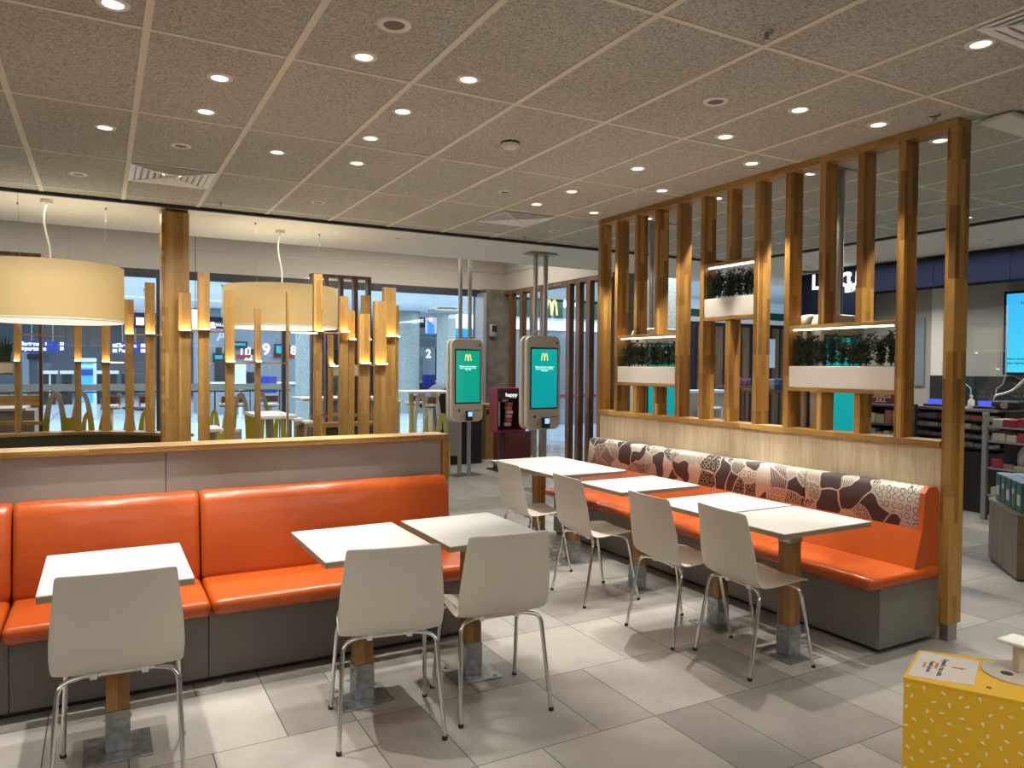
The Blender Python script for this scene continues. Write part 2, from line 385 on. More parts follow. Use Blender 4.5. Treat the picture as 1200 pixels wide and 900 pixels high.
def copy_tree(o, parent=None):
    c = o.copy(); COL.objects.link(c); c.parent = parent
    for ch in [x for x in o.children]: copy_tree(ch, c)
    return c
def dup(o, loc, rz, label, group=None):
    c = copy_tree(o); c.location = loc; c.rotation_euler = (0, 0, rz); c['label'] = label
    if group: c['group'] = group
    return c
ORD = ['first', 'second', 'third', 'fourth', 'fifth', 'sixth', 'seventh', 'eighth', 'ninth', 'tenth', 'eleventh', 'twelfth', 'thirteenth', 'fourteenth', 'fifteenth', 'sixteenth', 'seventeenth', 'eighteenth', 'nineteenth', 'twentieth', 'last', 'last', 'last', 'last', 'last', 'last']
def text(name, s, size, m_, loc, rot, parent=None, align='CENTER', ext=.0015, bold=0):
    cu = bpy.data.curves.new(name, 'FONT'); cu.body = s; cu.size = size; cu.align_x = align; cu.align_y = 'CENTER'; cu.extrude = ext
    cu.offset = bold
    t = bpy.data.objects.new(name, cu); COL.objects.link(t); bpy.context.view_layer.update()
    me = bpy.data.meshes.new_from_object(t.evaluated_get(bpy.context.evaluated_depsgraph_get()))
    bpy.data.objects.remove(t); o = bpy.data.objects.new(name, me); me.materials.clear(); me.materials.append(m_); COL.objects.link(o)
    o.location = loc; o.rotation_euler = rot
    if parent: o.parent = parent
    return o
def arches(mb, cx, z0, wd, ht, st, y0, y1, axis='y'):      # twin parabolic arches
    for sgn in (-1, 1):
        c = cx+sgn*wd*.25; pts = []; hw = wd*.25
        for k in range(17):
            t = -1+2*k/16; pts.append((c+hw*t*.96, z0+ht*(1-abs(t)**2.6)))
        mb.strip(pts, st, y0, y1, axis)
    return mb
FRONT = (PI/2, 0, 0)          # text readable from -Y

# ------------------------------------------------------------------ the setting
CZ = 3.015
struct('floor', MB().box(-6, 11, -4, 12.7, -.1, 0), M['floor'])
struct('floor_hall', MB().box(-16, 26, 12.7, 46, -.1, -.002).box(11, 26, 6, 12.7, -.1, -.002), M['hall_floor'])
struct('ceiling', MB().box(-6, 7.45, -4, 7.38, CZ, CZ+.06), M['ceil'])
g = MB()
k = .1794-.605*10
while k < 7.45:
    if k > -6: g.box(k-.016, k+.016, -4, 7.38, CZ-.004, CZ+.01)
    k += .605
k = 3.589-1.193*6
while k < 7.38:
    if k > -4: g.box(-6, 7.45, k-.012, k+.012, CZ-.0035, CZ+.01)
    k += 1.193
struct('trim_ceiling_grid', g, M['tbar'])
struct('trim_ceiling_edge', MB().box(-6, 7.5, 7.38, 7.42, CZ-.03, CZ+.06).box(7.45, 7.5, -4, 7.38, CZ-.03, CZ+.06), M['frame_black'])
struct('ceiling_soffit', MB().box(-6, 11, 7.42, 9.15, CZ+.01, CZ+.5).box(7.5, 11, -4, 7.42, CZ-.01, CZ+.5), M['soffit'])
struct('ceiling_entrance', MB().box(-6, 11, 9.15, 12.7, 3.95, 4.05), M['soffit'])
XR, YB, ZG = 6.85, 12.7, 3.03
struct('wall_back_fascia', MB().box(-6, XR+.2, YB, YB+.2, ZG, 3.95), M['taupe_wall'])
struct('wall_right_fascia', MB().box(XR, XR+.2, 9.15, YB, ZG, 3.95), M['taupe_wall'])
g = MB().box(-6, XR, YB-.006, YB, 3.36, 3.375).box(XR-.006, XR, 9.15, YB, 3.36, 3.375).box(-.4, -.39, YB-.006, YB, ZG, 3.95).box(1.2, 1.21, YB-.006, YB, ZG, 3.95).box(5.9, 5.91, YB-.006, YB, 3.15, 3.95)
struct('trim_fascia_joint', g, M['frame_grey'])
struct('wall_left', MB().box(-6.1, -6, -4, 12.7, 0, 4), M['grey_panel'])
struct('wall_behind', MB().box(-6, 11, -4.1, -4, 0, 3.5), M['grey_panel'])
# glass front
ymul = at(186, 430, y=YB).x; XP = at(569, 430, y=YB-.25).x
g = MB().box(-6, XR, YB, YB+.08, ZG-.13, ZG)
for x in (ymul-.03, XP-.06, 2.65): g.box(x, x+.06, YB, YB+.08, 0, ZG-.13)
g.box(-6, XP, YB, YB+.08, 0, .06)
fr = struct('window_1', g, M['frame_black'])
gl = MB().box(-6, XP, YB+.035, YB+.045, .06, ZG-.13).build('pane', M['glass'], fr)
g = MB().box(XR, XR+.08, 9.2, YB, ZG-.1, ZG)
for y in (9.2, 12.0): g.box(XR, XR+.08, y, y+.06, 0, ZG-.1)
fr = struct('window_2', g, M['frame_black'])
MB().box(XR+.035, XR+.045, 9.2, 12.0, .02, ZG-.1).build('pane', M['glass'], fr)
struct('wall_corner_pillar', MB().box(XP, XR, YB-.25, YB+.3, 0, ZG), M['concrete'])
struct('trim_corner', MB().box(XP-.07, XP-.005, YB-.28, YB+.05, 0, ZG-.08), M['frame_grey'])
# hall beyond the glass
struct('ceiling_hall', MB().box(-16, 26, 12.95, 46, 3.4, 3.5).box(11.0, 26, 6, 12.95, 3.4, 3.5), M['hall_ceiling'])
struct('wall_hall_far', MB().box(-16, 8, 40, 40.2, 0, 3.4), M['hall_wall'])
struct('wall_hall_right', MB().box(14.5, 26, 28, 28.2, 0, 3.4), M['pale_blue'])
struct('wall_hall_left', MB().box(-16, -15.8, 13, 46, 0, 3.4), M['hall_wall'])
struct('wall_hall_end', MB().box(25.8, 26, 6, 46, 0, 3.4), M['hall_wall'])
struct('wall_hall_back', MB().box(11, 26, 5.8, 6, 0, 3.4), M['hall_dark'])

# ------------------------------------------------------------------ downlights
def downlight(x, y, z, lit, label, group, sc=1.0):
    sc *= 1.25
    t = thing('downlight', label, 'ceiling light', (x, y, z), 0, group)
    MB().lathe((0, 0, 0), [(.052*sc, .012), (.050*sc, -.004), (.034*sc, -.007), (.032*sc, -.002), (.031*sc, .012)], 28).build('trim_ring', M['white'] if lit else M['ring'], t)
    if lit:
        MB().cyl((0, 0, -.004), .031*sc, .003, 24).build('lens', M['lamp_disc'], t)
        l = bpy.data.lights.new('downlight_spot', 'SPOT'); l.energy = SPOT_W*lit; l.color = (1, .965, .89); l.spot_size = math.radians(62); l.spot_blend = .35
        l.shadow_soft_size = .018
        o = bpy.data.objects.new('downlight_spot', l); COL.objects.link(o); o.parent = t; o.location = (0, 0, -.03)
    else:
        MB().cyl((0, 0, -.003), .031*sc, .003, 24).build('reflector', M['reflector'], t)
    return t
M['reflector'] = mat('dark_reflector', (.10, .095, .085), .35)
M['ring'] = mat('ring_grey', (.85, .83, .78), .4)
GL = 'lit downlights in the tiled ceiling'
lit = [
 (.05, 3.41, 'lit downlight at the very top edge of the photo, left corner', 1.8),
 (.53, 4.01, 'lit downlight, upper of the close pair in the left ceiling tiles', 1.5),
 (.53, 4.58, 'lit downlight, lower of the close pair in the left ceiling tiles', 0.3),
 (.03, 5.20, 'lit downlight in the tile left of the close pair, leftmost whole one', 0.6),
 (1.05, 5.20, 'lit downlight right of the left square air vent', 1.5),
 (1.08, 3.40, 'lit downlight just below the large unlit recessed lamp at top centre', 0.5),
 (1.62, 3.40, 'lit downlight right of the large unlit recessed lamp at top centre', 0.2),
 (1.50, 4.01, 'lit downlight, top of the slanting row of three above the left booth', 0.25),
 (1.50, 4.58, 'lit downlight, middle of the slanting row of three above the left booth', 1.7),
 (1.60, 5.19, 'lit downlight, lowest of the slanting row of three above the left booth', 0.4),
 (3.38, 5.68, 'lit downlight nearest above the far square ceiling vent', 1),
 (3.38, 5.12, 'lit downlight up and right of the far square ceiling vent', 0.4),
 (4.02, 5.71, 'lit downlight beside the far left end of the slatted screen', 1),
 (3.40, 4.29, 'lit downlight midway along the ceiling, right of the smoke detector', 1.9),
 (3.99, 4.72, 'lit downlight near the screen top beam, below and right of the midway one', 1),
 (3.40, 2.87, 'lit downlight, largest one left of the screen near the upper right', 0.25),
 (3.40, 3.43, 'lit downlight below and left of the largest one by the screen', 1.5),
 (4.00, 3.78, 'lit downlight just above the slatted screen over the upper planter', 1.0),
 (4.00, 2.81, 'lit downlight just left of the near end of the slatted screen', 0.5),
 (4.61, 2.81, 'lit downlight seen through the last gap of the screen, near end', 1.0),
 (4.58, 3.75, 'lit downlight seen through the screen left of the steel pole', 1.4),
 (4.57, 4.70, 'lit downlight seen through the middle gaps of the screen above the planter', 1.2),
 (4.62, 5.67, 'lit downlight seen through the far gaps of the screen', 1.2),
 (7.15, 4.09, 'lit downlight right of the screen end, near the white soffit edge', .6),
 (7.25, 6.56, 'lit downlight seen small through the screen near the dark fascia', .6)]
for x, y, lb, p in lit: downlight(x, y, CZ, p, lb, GL)
OUTN = list(range(12))
for x, y, p in ((.05, 2.2, .35), (1.08, 2.2, .35), (-.5, 4.3, 1), (2.2, 2.0, .3), (3.4, 1.9, .5), (4.3, 1.6, .5), (1.5, .5, .45), (5.6, 1.8, .6), (-1.6, 3.4, .6)):
    downlight(x, y, CZ, p, 'round downlight outside the photo, %s one behind or beside the camera' % ORD[OUTN.pop(0)], 'downlights outside the photo')
for x, y, lb, s in [
 (1.09, 3.02, 'large unlit recessed lamp with white ring at top centre of the ceiling', 1.15),
 (2.91, 3.01, 'unlit recessed lamp left of the largest lit downlight by the screen', 1.05),
 (.47, 5.38, 'unlit recessed lamp above the left air vent', 1.0),
 (-.14, 6.58, 'unlit recessed lamp left of the left air vent', 1.0),
 (1.69, 6.61, 'unlit recessed lamp near the soffit edge above the second drum lamp', 1.0),
 (2.92, 5.42, 'unlit recessed lamp just above the far ceiling vent', .9),
 (4.22, 6.71, 'unlit recessed lamp below and right of the far ceiling vent', 1.0)]:
    downlight(x, y, CZ, 0, lb, 'unlit recessed lamps', s)
downlight(2.96, 8.04, CZ+.01, 0, 'unlit recessed lamp in the white soffit above the kiosks', 'unlit recessed lamps', 1.0)
downlight(8.5, 4.6, CZ-.01, 0, 'unlit recessed lamp in the soffit beyond the screen end', 'unlit recessed lamps', 1.0)
t = thing('speaker_cover', 'flat round white cover in the soffit right of the second drum lamp', 'ceiling speaker', (2.33, 8.05, CZ+.01))
MB().lathe((0, 0, 0), [(0, -.012), (.10, -.012), (.115, 0)], 32).build('grille', M['white'], t)
# smoke detector
t = thing('smoke_detector', 'white domed smoke detector in the middle of the tiled ceiling', 'smoke detector', (2.31, 4.22, CZ))
MB().lathe((0, 0, 0), [(.062, 0), (.062, -.008), (.056, -.010)], 32).build('base', M['black'], t)
MB().lathe((0, 0, 0), [(.056, -.008), (.055, -.022), (.040, -.038), (.015, -.044), (0, -.045)], 32).build('dome', mat('detector_white', (.8, .72, .66), .5), t)
def sprinkler(x, y, lb):
    t = thing('sprinkler_head', lb, 'sprinkler', (x, y, CZ), 0, 'ceiling sprinklers')
    MB().lathe((0, 0, 0), [(.03, 0), (.028, -.006), (.010, -.008)], 20).build('rosette', M['steel'], t)
    MB().cyl((0, 0, -.035), .006, .03, 10).cyl((0, 0, -.04), .022, .004, 16).box(-.012, -.009, -.002, .002, -.036, -.006).box(.009, .012, -.002, .002, -.036, -.006).build('head', M['steel'], t)
sprinkler(4.13, 2.55, 'steel sprinkler head just above the near corner of the slatted screen')
sprinkler(2.50, 2.29, 'steel sprinkler head beside a stained tile corner near the top right')
sprinkler(.94, 7.07, 'small sprinkler head above the soffit edge, right of the left vent')
sprinkler(4.1, 7.15, 'small sprinkler head at the tile edge below the far vent')
M['vent_back'] = mat('vent_shadow_grey', (.45, .44, .42), .8)
M['vent_white'] = mat('vent_white', (.92, .91, .88), .4)
def vent(x0, x1, y0, y1, lb, curly=False):
    cx, cy = (x0+x1)/2, (y0+y1)/2; t = thing('air_vent', lb, 'air vent', (cx, cy, CZ), 0, 'square ceiling air vents')
    a = (x1-x0)/2; m_ = M['vent_white']
    g = MB()
    for i in range(6):
        o = a-.004-i*(a-.02)/6; n_ = o-(.034 if i == 0 else .027); zo, zi = -.009, -.006
        if n_ < .004: n_ = .004
        P = lambda q, z: [(-q, -q, z), (q, -q, z), (q, q, z), (-q, q, z)]
        vs = P(o, zo)+P(n_, zi)+P(o, zo+.004)+P(n_, zi+.004)
        fs = [(j, (j+1) % 4, (j+1) % 4+4, j+4) for j in range(4)]+[(8+j, 8+(j+1) % 4, 12+(j+1) % 4, 12+j) for j in range(4)]
        g.add(vs, fs)
    g.build('louvres', m_, t)
    MB().box(-a+.02, a-.02, -a+.02, a-.02, -.0008, .0).build('opening', M['vent_back'], t)
    for s_ in (1, -1):
        MB().strip([(-(a-.02), -(a-.02)*s_), (a-.02, (a-.02)*s_)], .012, -.011, -.006, 'z').build('corner_rib', m_, t)
vent(.19, .77, 6.0, 6.58, 'square white louvred air vent at left, near the pale soffit')
vent(3.26, 3.83, 6.07, 6.63, 'square louvred air vent far off in the middle of the ceiling')
vent(3.22, 3.80, 1.25, 1.83, 'louvred air vent cut by the top right corner of the photo')
t = thing('emergency_light', 'flat white emergency light panel cut by the right edge near the ceiling', 'light', (4.75, 2.36, CZ))
MB().box(-.36, .36, -.09, .09, -.045, -.012, .01, 2).build('housing', M['white'], t)
MB().box(-.3, .3, -.05, .05, -.012, 0).build('mount', M['frame_grey'], t)

# ------------------------------------------------------------------ low wall with cap (left)
t = thing('low_partition_wall', 'low grey panelled wall with oak cap behind the left orange bench', 'partition', (0, 4.5, 0))
MB().box(-4, .305, 4.43, 4.57, 0, 1.10).box(.309, 1.93, 4.43, 4.57, 0, 1.10).build('panel', M['grey_panel'], t, True)
MB().box(-4, 1.975, 4.40, 4.60, 1.10, 1.135, .003).build('cap', M['oak_rail'], t, True)
MB().box(1.93, 1.975, 4.40, 4.60, 0, 1.10, .003).build('end_board', M['oak'], t, True)
# ------------------------------------------------------------------ left bench
t = thing('booth_bench', 'long orange vinyl bench with grey plinth along the low wall at left', 'bench', (0, 4.1, 0), 0, 'orange vinyl benches')
seams = [-3.0, -2.1, -1.23, -.38, .465, 1.93]
bseams = [-3.0, -2.1, -1.23, -.36, .46, 1.93]
for a, b in zip(seams, seams[1:]):
    # seat cushion: rounded section extruded in x
    MB().box(a+.004, b-.004, 3.80, 4.42, .355, .435, .028, 4).build('seat_cushion', M['vinyl'], t, True)
for a, b in zip(seams, seams[1:]):
    n = 5; pr_ = [(4.25, .42), (4.245, .46), (4.30, .82), (4.318, .865), (4.345, .882), (4.39, .885), (4.415, .875), (4.425, .84), (4.425, .42)]
    g = MB(); xs = [a+.003, a+.012, a+.03, b-.03, b-.012, b-.003]; ins = [.016, .005, 0, 0, .005, .016]
    vs = []
    for x, d in zip(xs, ins):
        for (y, z) in pr_: vs.append((x, y+(d if y < 4.4 else 0), z-(d if z > .8 else 0)))
    m_ = len(pr_)
    fs = [(i*m_+j, i*m_+(j+1) % m_, (i+1)*m_+(j+1) % m_, (i+1)*m_+j) for i in range(len(xs)-1) for j in range(m_)]
    fs += [tuple(range(m_))[::-1], tuple(range((len(xs)-1)*m_, len(xs)*m_))]
    g.add(vs, fs, True); g.build('back_cushion', M['vinyl'], t, True)
for a, b in zip(bseams, bseams[1:]):
    MB().box(a+.002, b-.002, 3.90, 4.42, .03, .354).build('plinth_panel', M['plinth'], t, True)
MB().box(-3, 1.90, 3.93, 4.42, 0, .03).build('kickboard', M['black'], t, True)

# ------------------------------------------------------------------ slatted screen (right)
SX0, SX1 = 4.27, 4.40
t = thing('slatted_screen', 'tall oak slatted room divider with planter shelves behind the right bench', 'room divider', (4.33, 4.2, 0))
ys = [5.965, 5.690, 5.405, 5.118, 4.833, 4.545, 4.262, 3.975, 3.690, 3.405, 3.118, 2.835]
ZL0, ZL1 = 1.12, 1.16
zt = 2.965
pw = .046
cut = {5.405: (1.41, 1.875), 5.118: (1.41, 1.875), 4.262: (1.955, 2.41), 3.405: (1.42, 1.88), 3.118: (1.42, 1.88)}
for y in ys:
    z0 = 0 if y == ys[0] else ZL1
    if y in cut:
        a, b = cut[y]
        MB().box(SX0+.004, SX1-.004, y-pw/2, y+pw/2, ZL1, a, .002).build('post', M['oak'], t, True)
        MB().box(SX0+.004, SX1-.004, y-pw/2, y+pw/2, b, zt, .002).build('post', M['oak'], t, True)
    else:
        MB().box(SX0, SX1, y-pw/2, y+pw/2, z0, zt, .002).build('post', M['oak'], t, True)
MB().box(SX0, SX1, 2.50, 2.56, .10, zt, .002).build('post', M['oak'], t, True)
MB().box(SX0+.02, SX1-.02, 2.51, 2.55, 0, .10).build('post_foot', M['steel'], t, True)
MB().box(SX0-.003, SX1+.003, 2.50, 5.99, zt, CZ, .002).build('top_beam', M['oak_rail'], t, True)
MB().box(SX0-.006, SX1+.006, 2.565, 5.94, ZL0, ZL1, .002).build('ledge', M['oak_rail'], t, True)
py = 5.94
while py > 2.6:
    q = max(py-.215, 2.56)
    MB().box(4.275, 4.39, q+.0008, py-.0008, 0, ZL0).build('laminate_panel', M['laminate'], t, True); py = q
shelves = [(4.833, 5.690, 1.41, 1.435, 1.85, 1.875), (3.975, 4.545, 1.955, 1.98, 2.385, 2.41), (2.835, 3.690, 1.42, 1.445, 1.855, 1.88)]
for a, b, z0, z1, z2, z3 in shelves:
    MB().box(SX0, SX1, a+pw/2, b-pw/2, z0, z1, .002).build('shelf', M['oak_rail'], t, True)
    MB().box(SX0, SX1, a+pw/2, b-pw/2, z2, z3, .002).build('shelf', M['oak_rail'], t, True)
    MB().box(SX0+.045, SX0+.062, a+pw/2+.05, b-pw/2-.004, z2-.010, z2).build('light_strip', M['led'], t, True)
# planters
def plant_mesh(seed, h):
    rnd = random.Random(seed); g = MB(); st = MB()
    for s_ in range(10):
        a = rnd.uniform(0, 2*PI); lean = rnd.uniform(.05, .32); hh = h*rnd.uniform(.65, 1.05)
        bx, by = rnd.uniform(-.03, .03), rnd.uniform(-.035, .035); P = []
        for i in range(9):
            t_ = i/8; P.append(Vector((bx+math.cos(a)*lean*hh*t_**1.4*.5, by+math.sin(a)*lean*hh*t_**1.4, hh*t_)))
        g.tube(P, .0022, 4)
        for i in range(60):
            t_ = rnd.uniform(.08, 1)*8; k_ = min(int(t_), 7); p = P[k_].lerp(P[k_+1], t_-k_)
            b_ = rnd.uniform(0, 2*PI); up = rnd.uniform(.3, 1.1)
            d = Vector((math.cos(b_), math.sin(b_), up)).normalized(); ln = rnd.uniform(.022, .045)
            sd = d.cross(Vector((rnd.uniform(-1, 1), rnd.uniform(-1, 1), .3))).normalized()*.0048
            g.add([p, p+d*ln*.5+sd, p+d*ln, p+d*ln*.5-sd], [(0, 1, 2, 3)])
    return g
pm = [plant_mesh(i, .24).build('plant', M['leaf']) for i in range(4)]
for (a, b, z0, z1, z2, z3), lb in zip(shelves, ['cream planter box of dark leafy sprigs at the far end of the screen', 'cream planter box highest up in the slatted screen', 'cream planter box at the near end of the screen, in front of the teal screen']):
    t = thing('planter', lb, 'planter', (SX0+.05, (a+b)/2, z1), 0, 'planter boxes in the screen')
    hw = (b-a)/2-pw/2-.003; hz = .15
    MB().box(-.046, .062, -hw, hw, .002, hz, .002).build('box', M['cream'], t)
    MB().box(-.035, .052, -hw+.01, hw-.01, hz, hz+.003).build('soil', M['black'], t)
    n = 9 if hw > .3 else 6
    for i in range(n):
        yy = -hw+.06+(2*hw-.12)*i/(n-1)
        if i == n-1 and lb.startswith('cream planter box of'): yy -= .02
        o = bpy.data.objects.new('plant', pm[i % 4].data); COL.objects.link(o); o.parent = t
        o.location = (.008+random.uniform(-.01, .01), yy+random.uniform(-.015, .015), hz); o.rotation_euler = (0, 0, random.choice((0, PI))+random.uniform(-.4, .4))
        o.scale = (.75, 1, random.uniform(.78, 1.0))
for o in pm: bpy.data.objects.remove(o)

# ------------------------------------------------------------------ right bench
t = thing('booth_bench', 'orange bench with farm-print headrest band along the slatted screen at right', 'bench', (4.0, 4.2, 0), 0, 'orange vinyl benches')
YE = 5.93
sm = [2.565, 3.40, 4.25, 5.09, YE]
for a, b in zip(sm, sm[1:]):
    MB().box(3.63, 4.262, a-(.03 if a == sm[0] else -.003), b-.003, .37, .44, .028, 4).build('seat_cushion', M['vinyl'], t, True)
    MB().box(3.745, 4.262, a+.001, b-.001, .03, .369).build('plinth_panel', M['plinth_r'], t, True)
MB().box(3.78, 4.25, 2.6, YE, 0, .03).build('kickboard', M['black'], t, True)
pr_ = [(4.045, .43), (4.115, .64)]
for a, b in zip(sm, sm[1:]):
    a2 = a+.003; b2 = b-.003
    g = MB(); g.prism([(4.04, .43), (4.118, .655), (4.262, .655), (4.262, .43)], a2, b2, 'y'); g.build('back_cushion', M['vinyl'], t, True)
    if a == sm[0]: a2 = a+.028
    pp = [(4.118, .657)]
    for k in range(7):
        th = PI-PI/2*k/6*1.0; pp.append((4.172+.032*math.cos(th), .862+.032*math.sin(th)))
    pp += [(4.24, .894), (4.258, .875), (4.258, .657)]
    bm_ = MB(); n = len(pp); xs = [a2, a2+.01, b2-.01, b2]; dd = [.008, 0, 0, .008]
    vs = [(x+(d if x < 4.2 else 0), y, z-(d if z > .8 else 0)) for y, d in zip(xs, dd) for x, z in pp]
    fs = [(i*n+j, i*n+(j+1) % n, (i+1)*n+(j+1) % n, (i+1)*n+j) for i in range(3) for j in range(n)]+[tuple(range(n))[::-1], tuple(range(3*n, 4*n))]
    bm_.add(vs, fs, True); bm_.build('headrest_band', M['pattern'], t, True)
MB().prism([(4.035, .43), (4.11, .655), (4.13, .865), (4.165, .898), (4.24, .898), (4.262, .87), (4.262, .43)], sm[0]-.004, sm[0]+.027, 'y').build('end_panel', M['vinyl'], t, True)

# ------------------------------------------------------------------ tables
def make_table(w_, d_, h=.75):
    t = thing('cafe_table', '', 'table', (0, 0, 0))
    MB().box(-w_/2, w_/2, -d_/2, d_/2, h-.006, h, .0015).build('tabletop', M['white_top'], t)
    MB().box(-w_/2+.0005, w_/2-.0005, -d_/2+.0005, d_/2-.0005, h-.028, h-.0062).build('edge_band', M['edge'], t)
    MB().box(-.0425, .0425, -.0425, .0425, .17, h-.085, .003).build('leg', M['table_leg'], t)
    for z0, z1 in ((.006, .17), (h-.125, h-.0285)):
        s_ = MB().box(-.0455, .0455, -.0455, .0455, z0, z1, .002).build('sleeve', M['galv'], t)
    b = MB().cyl((0, -.047, .13), .009, -.004, 12, axis='y').cyl((.047, 0, .13), .009, .004, 12, axis='x').cyl((-.047, 0, .13), .009, -.004, 12, axis='x').build('bolt', M['galv'], t)
    MB().box(-.125, .125, -.125, .125, 0, .0065, .002).build('base_plate', M['galv'], t)
    for sx in (-1, 1):
        for sy in (-1, 1): MB().cyl((sx*.095, sy*.095, .0065), .009, .005, 10).build('bolt', M['steel'], t)
    return t
tL = make_table(.52, .64); tR = make_table(.68, .51)
tL.location = (.055, 3.41, 0); tL['label'] = 'small white table at the far left by the orange bench'; tL['group'] = 'white tables at the left bench'
dup(tL, (1.08, 3.40, 0), 0, 'white table in the middle, left of the pair by the left bench')
dup(tL, (1.655, 3.41, 0), 0, 'white table nearest the end of the left bench, right of the pair')
GR = 'white tables along the right bench'
tR.location = (3.32, 2.82, 0); tR['label'] = 'nearest white table of the right-hand row, front corner clear of chairs'; tR['group'] = GR
for y, lb in [(3.355, 'second nearest white table of the right row, pushed against the nearest'), (4.18, 'middle white table of the right row, standing alone'),
              (5.01, 'fourth white table from the front in the right row'), (5.55, 'farthest white table of the right row, below the big kiosk')]:
    dup(tR, (3.32 if y < 4 else 3.35, y, 0), 0, lb, GR)

# ------------------------------------------------------------------ chairs
def make_chair():
    t = thing('dining_chair', '', 'chair', (0, 0, 0))
    prof = [(.215, .438, .175), (.205, .452, .19), (.12, .456, .205), (0, .447, .213), (-.09, .441, .214), (-.135, .447, .215), (-.163, .470, .218), (-.178, .515, .222),
            (-.190, .58, .222), (-.205, .67, .214), (-.222, .76, .204), (-.238, .828, .197), (-.241, .84, .192)]
    nx = 8; vs = []
    for y, z, hw in prof:
        for i in range(nx+1):
            u = -1+2*i/nx; back = max(0, min(1, (z-.46)/.15)); 
            dz = (.010*(abs(u)**3) if back < .5 else 0); dy = .018*back*(u*u-.5)
            vs.append((hw*u, y+dy, z+dz*(1-back)))
    fs = [(r*(nx+1)+i, r*(nx+1)+i+1, (r+1)*(nx+1)+i+1, (r+1)*(nx+1)+i) for r in range(len(prof)-1) for i in range(nx)]
    g = MB(); g.add(vs, fs, True); o = g.build('seat_shell', M['shell'], t)
    m1 = o.modifiers.new('solid', 'SOLIDIFY'); m1.thickness = .010; m1.offset = 0
    m2 = o.modifiers.new('sub', 'SUBSURF'); m2.levels = 1; m2.render_levels = 2
    for sy in (-1, 1):
        for sx in (-1, 1):
            p = [(sx*.218, sy*.212, .012), (sx*.197, sy*.135, .425), (sx*.12, sy*.105, .432)]
            lg = MB().tube(p, .0095, 10, .045).build('leg', M['chrome'], t)
            MB().cyl((sx*.2185, sy*.214, 0), .0115, .016, 12).build('foot_cap', M['rubber'], lg)
        MB().tube([(-.121, sy*.105, .432), (.121, sy*.105, .432)], .0093, 10).build('crossbar', M['chrome'], t)
        for sx in (-1, 1): MB().box(sx*.085-.012, sx*.085+.012, sy*.105-.014, sy*.105+.014, .418, .446, .003).build('clip', M['white'], t)
    return t
ch = make_chair(); ch['group'] = 'cream chairs at the left tables'
ch.location = (.065, 3.20, 0); ch.rotation_euler = (0, 0, math.radians(-4)); ch['label'] = 'cream chair with chrome legs at the far left table, back to camera'
dup(ch, (1.09, 3.095, 0), math.radians(-11), 'cream chair in the centre foreground, back to camera, left of two')
dup(ch, (1.607, 3.095, 0), math.radians(-6), 'cream chair right of the centre pair, facing the end of the left bench')
GC = 'cream chairs in the right-hand row'
for x, y, a, lb in [(3.09, 2.86, -95, 'nearest cream chair of the right row, at the front table'), (3.01, 3.37, -92, 'second nearest cream chair of the right row'),
                    (2.985, 4.19, -93, 'third cream chair of the right row, at the lone middle table'), (2.96, 4.98, -92, 'farthest cream chair of the right row')]:
    dup(ch, (x, y, 0), math.radians(a), lb, GC)
ch['label'] = 'cream chair with chrome legs at the far left table, back to camera'

